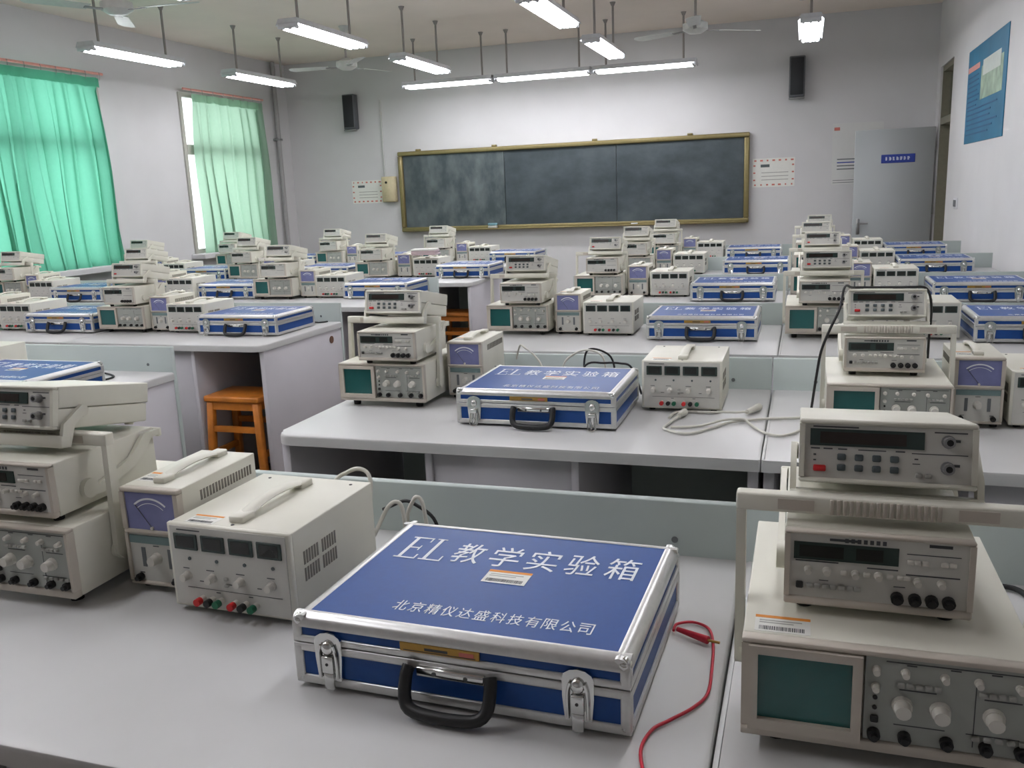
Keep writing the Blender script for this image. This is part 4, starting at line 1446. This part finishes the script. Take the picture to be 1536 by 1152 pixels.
# ------------------------------------------------------------------ stools
def stool(x, y, label):
    e = empty('wooden_stool', (x, y, 0))
    link('seat', mk('seat', WOOD, lambda b: box(b, -0.155, 0.155, -0.12, 0.12, 0.475, 0.505, 0.008, 0, 2)), e)
    for s in (-1, 1):
        link('apron', mk('apron', WOOD, lambda b, s=s: box(b, -0.125, 0.125, s * 0.095 - 0.009, s * 0.095 + 0.009, 0.435, 0.475)), e)
        link('side_apron', mk('side_apron', WOOD, lambda b, s=s: box(b, s * 0.128 - 0.009, s * 0.128 + 0.009, -0.085, 0.085, 0.435, 0.475)), e)
        for t in (-1, 1):
            def leg(b, s=s, t=t):
                v = box(b, -0.017, 0.017, -0.017, 0.017, 0, 0.475, 0.003)
                for vv in b.verts:
                    k = 1 - vv.co.z / 0.475
                    vv.co.x += s * (0.128 + 0.024 * k)
                    vv.co.y += t * (0.095 + 0.02 * k)
            link('leg', mk('leg', WOOD, leg), e)
        link('stretcher', mk('stretcher', WOOD, lambda b, s=s: box(b, -0.13, 0.13, s * 0.101 - 0.009, s * 0.101 + 0.009, 0.325, 0.353)), e)
        link('side_stretcher', mk('side_stretcher', WOOD, lambda b, s=s: box(b, s * 0.139 - 0.009, s * 0.139 + 0.009, -0.1, 0.1, 0.2, 0.228)), e)
    tag(e, label, 'stool', 'orange wooden stools')


stool(-2.600, 3.63, 'orange wooden stool under the third-row desk at the aisle')
stool(-2.600, 6.55, 'orange wooden stool under a far desk, half hidden by the second-row stack')


# ------------------------------------------------------------------ cables
def cable(name, pts, r, mtl, label, extra=None, cat='cable'):
    e = empty(name, pts[0])
    off = Vector(pts[0])
    P = [Vector(p) - off + Vector((0, 0, 0.0012 + 0.4 * max(0.0, r - 0.0036))) for p in pts]
    link('cord', mk('cord', mtl, lambda b: tube(b, P, r, 8, 6)), e)
    if extra:
        extra(e, off)
    tag(e, label, cat)
    return e


def red_plug(e, off):
    a, b_, c = Vector((-0.163, 1.216, 0.768)) - off, Vector((-0.116, 1.193, 0.768)) - off, Vector((-0.099, 1.189, 0.768)) - off
    link('plug_sleeve', mk('plug_sleeve', CABR, lambda b: (cyl(b, a, b_ - a, 0.0035, (b_ - a).length, 10, 0.006),)), e)
    link('plug_tip', mk('plug_tip', BRASS, lambda b: cyl(b, b_, c - b_, 0.002, (c - b_).length, 8)), e)


cable('test_lead', [(-0.168, 1.212, 0.766), (-0.166, 1.237, 0.764), (-0.144, 1.251, 0.7625), (-0.12, 1.237, 0.7625), (-0.109, 1.195, 0.7625), (-0.104, 1.13, 0.7625), (-0.103, 1.062, 0.7625), (-0.117, 1.024, 0.7625), (-0.142, 0.989, 0.7625), (-0.160, 0.963, 0.7625), (-0.166, 0.92, 0.7625), (-0.152, 0.868, 0.7625)], 0.0022, CABR, 'red test lead with banana plug beside the foreground blue case', red_plug, 'test lead')


def plug_end(px, py, qx, qy, mtl=CABW):
    def fn(e, off):
        a = Vector((px, py, 0.772)) - off
        b_ = Vector((qx, qy, 0.772)) - off
        link('plug', mk('plug', mtl, lambda b: cyl(b, a, b_ - a, 0.007, (b_ - a).length, 10, 0.011)), e)
        dr = (b_ - a).normalized()
        sd = Vector((-dr.y, dr.x, 0)) * 0.004
        for s in (-1, 1):
            link('prong', mk('prong', STEEL, lambda b, s=s: cyl(b, b_ + sd * s, dr, 0.0015, 0.014, 6)), e)
    return fn


cable('power_cable', [(-0.325, 2.472, 0.768), (-0.348, 2.379, 0.764), (-0.347, 2.336, 0.764), (-0.301, 2.303, 0.764), (-0.267, 2.309, 0.764), (-0.229, 2.363, 0.764), (-0.182, 2.435, 0.764), (-0.121, 2.475, 0.764), (-0.06, 2.499, 0.764), (0.0, 2.515, 0.764), (0.045, 2.55, 0.764)], 0.0038, CABW, 'white power cord looping across the second-row desk seam', plug_end(-0.325, 2.46, -0.315, 2.505))
cable('power_cable', [(-0.352, 2.455, 0.765), (-0.342, 2.520, 0.765), (-0.300, 2.537, 0.765), (-0.252, 2.535, 0.765), (-0.212, 2.54, 0.766), (-0.17, 2.52, 0.772), (-0.142, 2.530, 0.772)], 0.0036, CABW, 'white cord with plug lying before the second-row power supply', plug_end(-0.142, 2.530, -0.112, 2.60))
cable('power_cable', [(-0.334, 2.36, 0.764), (-0.301, 2.365, 0.764), (-0.258, 2.387, 0.764), (-0.226, 2.400, 0.770), (-0.191, 2.434, 0.772), (-0.147, 2.452, 0.770), (-0.127, 2.423, 0.764), (-0.093, 2.352, 0.764), (-0.054, 2.319, 0.764), (-0.022, 2.338, 0.764), (0.008, 2.39, 0.764), (0.04, 2.43, 0.764)], 0.0036, CABW, 'white thin cord crossing the seam in front of the looped cord')
cable('back_cable', [(-0.76, 2.77, 0.764), (-0.735, 2.75, 0.854), (-0.706, 2.75, 0.885), (-0.664, 2.75, 0.902), (-0.619, 2.75, 0.893), (-0.600, 2.75, 0.86), (-0.595, 2.76, 0.764)], 0.0035, CABW, 'white cable arching up behind the second-row blue case')
cable('back_cable', [(-0.67, 2.77, 0.764), (-0.672, 2.768, 0.86), (-0.654, 2.765, 0.902), (-0.604, 2.765, 0.894), (-0.575, 2.765, 0.86), (-0.565, 2.76, 0.764)], 0.0035, CABB, 'black cable arching up behind the second-row blue case')
cable('back_cable', [(-0.70, 2.735, 0.764), (-0.66, 2.735, 0.855), (-0.60, 2.735, 0.864), (-0.548, 2.735, 0.864), (-0.51, 2.735, 0.85), (-0.48, 2.74, 0.764)], 0.0035, CABB, 'low black cable bunched behind the right end of second-row case')
cable('back_cable', [(-0.93, 2.85, 0.85), (-0.90, 2.80, 0.905), (-0.873, 2.77, 0.902), (-0.838, 2.76, 0.878), (-0.812, 2.75, 0.845), (-0.80, 2.75, 0.764)], 0.0032, CABW, 'white cable beside the meter behind the second-row case')
cable('back_cable', [(-0.752, 1.40, 0.79), (-0.74, 1.42, 0.823), (-0.728, 1.42, 0.842), (-0.712, 1.42, 0.853), (-0.699, 1.42, 0.839), (-0.694, 1.42, 0.764)], 0.004, CABW, 'white cable behind the nearest power supply')
cable('back_cable', [(-0.70, 1.445, 0.764), (-0.702, 1.445, 0.815), (-0.691, 1.445, 0.843), (-0.680, 1.445, 0.856), (-0.668, 1.445, 0.84), (-0.66, 1.445, 0.764)], 0.004, CABW, 'white cable loop between power supply and foreground case')
cable('back_cable', [(-0.76, 1.46, 0.82), (-0.741, 1.46, 0.829), (-0.713, 1.46, 0.841), (-0.689, 1.46, 0.834), (-0.655, 1.46, 0.81), (-0.64, 1.46, 0.764)], 0.0035, CABB, 'black cable behind the foreground blue case corner')
cable('back_cable', [(-0.86, 1.40, 0.80), (-0.84, 1.42, 0.880), (-0.813, 1.43, 0.902), (-0.79, 1.432, 0.909), (-0.770, 1.43, 0.900), (-0.762, 1.42, 0.87), (-0.765, 1.40, 0.800)], 0.004, CABW, 'white cable peeking over the back of the nearest power supply')
cable('back_cable', [(0.030, 2.46, 0.80), (0.040, 2.43, 0.90), (0.050, 2.425, 0.97), (0.070, 2.42, 1.030), (0.092, 2.44, 1.080), (0.105, 2.50, 1.130), (0.128, 2.58, 1.119), (0.165, 2.60, 1.117), (0.226, 2.60, 1.117), (0.253, 2.60, 1.117), (0.28, 2.60, 1.117), (0.318, 2.62, 1.110), (0.340, 2.68, 1.05), (0.345, 2.735, 0.95), (0.35, 2.77, 0.80)], 0.0035, CABB, 'black cable draped over the second-row counter right of the seam')
cable('back_cable', [(0.66, 2.68, 0.766), (0.62, 2.795, 0.766), (0.66, 2.83, 0.766), (0.75, 2.78, 0.766), (0.80, 2.83, 0.766)], 0.004, CABB, 'black cable behind the power supply at the right edge')
cable('back_cable', [(-2.60, 4.16, 0.764), (-2.569, 4.22, 0.764), (-2.485, 4.189, 0.764), (-2.45, 4.225, 0.764)], 0.004, CABB, 'black cable end on the third-row aisle desk behind the case')
cable('back_cable', [(-2.72, 2.83, 0.764), (-2.618, 2.789, 0.764), (-2.562, 2.745, 0.764), (-2.563, 2.682, 0.764), (-2.62, 2.62, 0.764)], 0.004, CABB, 'black cable curling behind the case at the left edge')
cable('back_cable', [(0.30, 1.48, 0.765), (0.336, 1.47, 0.765), (0.36, 1.40, 0.764), (0.42, 1.32, 0.764)], 0.0045, CABB, 'black cable on the nearest desk at the right edge')

# paper pile on the fifth-row power supply of the left block
pl = empty('paper_pile', (-2.92, 6.62, DZT + PZ1 + 0.032), R(6))
for k in range(4):
    o = link('sheet_bundle', mk('sheet_bundle', PINKP if k < 3 else PAPER, lambda b, k=k: box(b, -0.10, 0.10, 0.0, 0.15, k * 0.012, k * 0.012 + 0.0115, 0.001)), pl)
    o.rotation_euler = (0, 0, R((-2, 3, -1, 5)[k]))
tag(pl, 'pinkish pile of papers on a fifth-row power supply', 'paper')
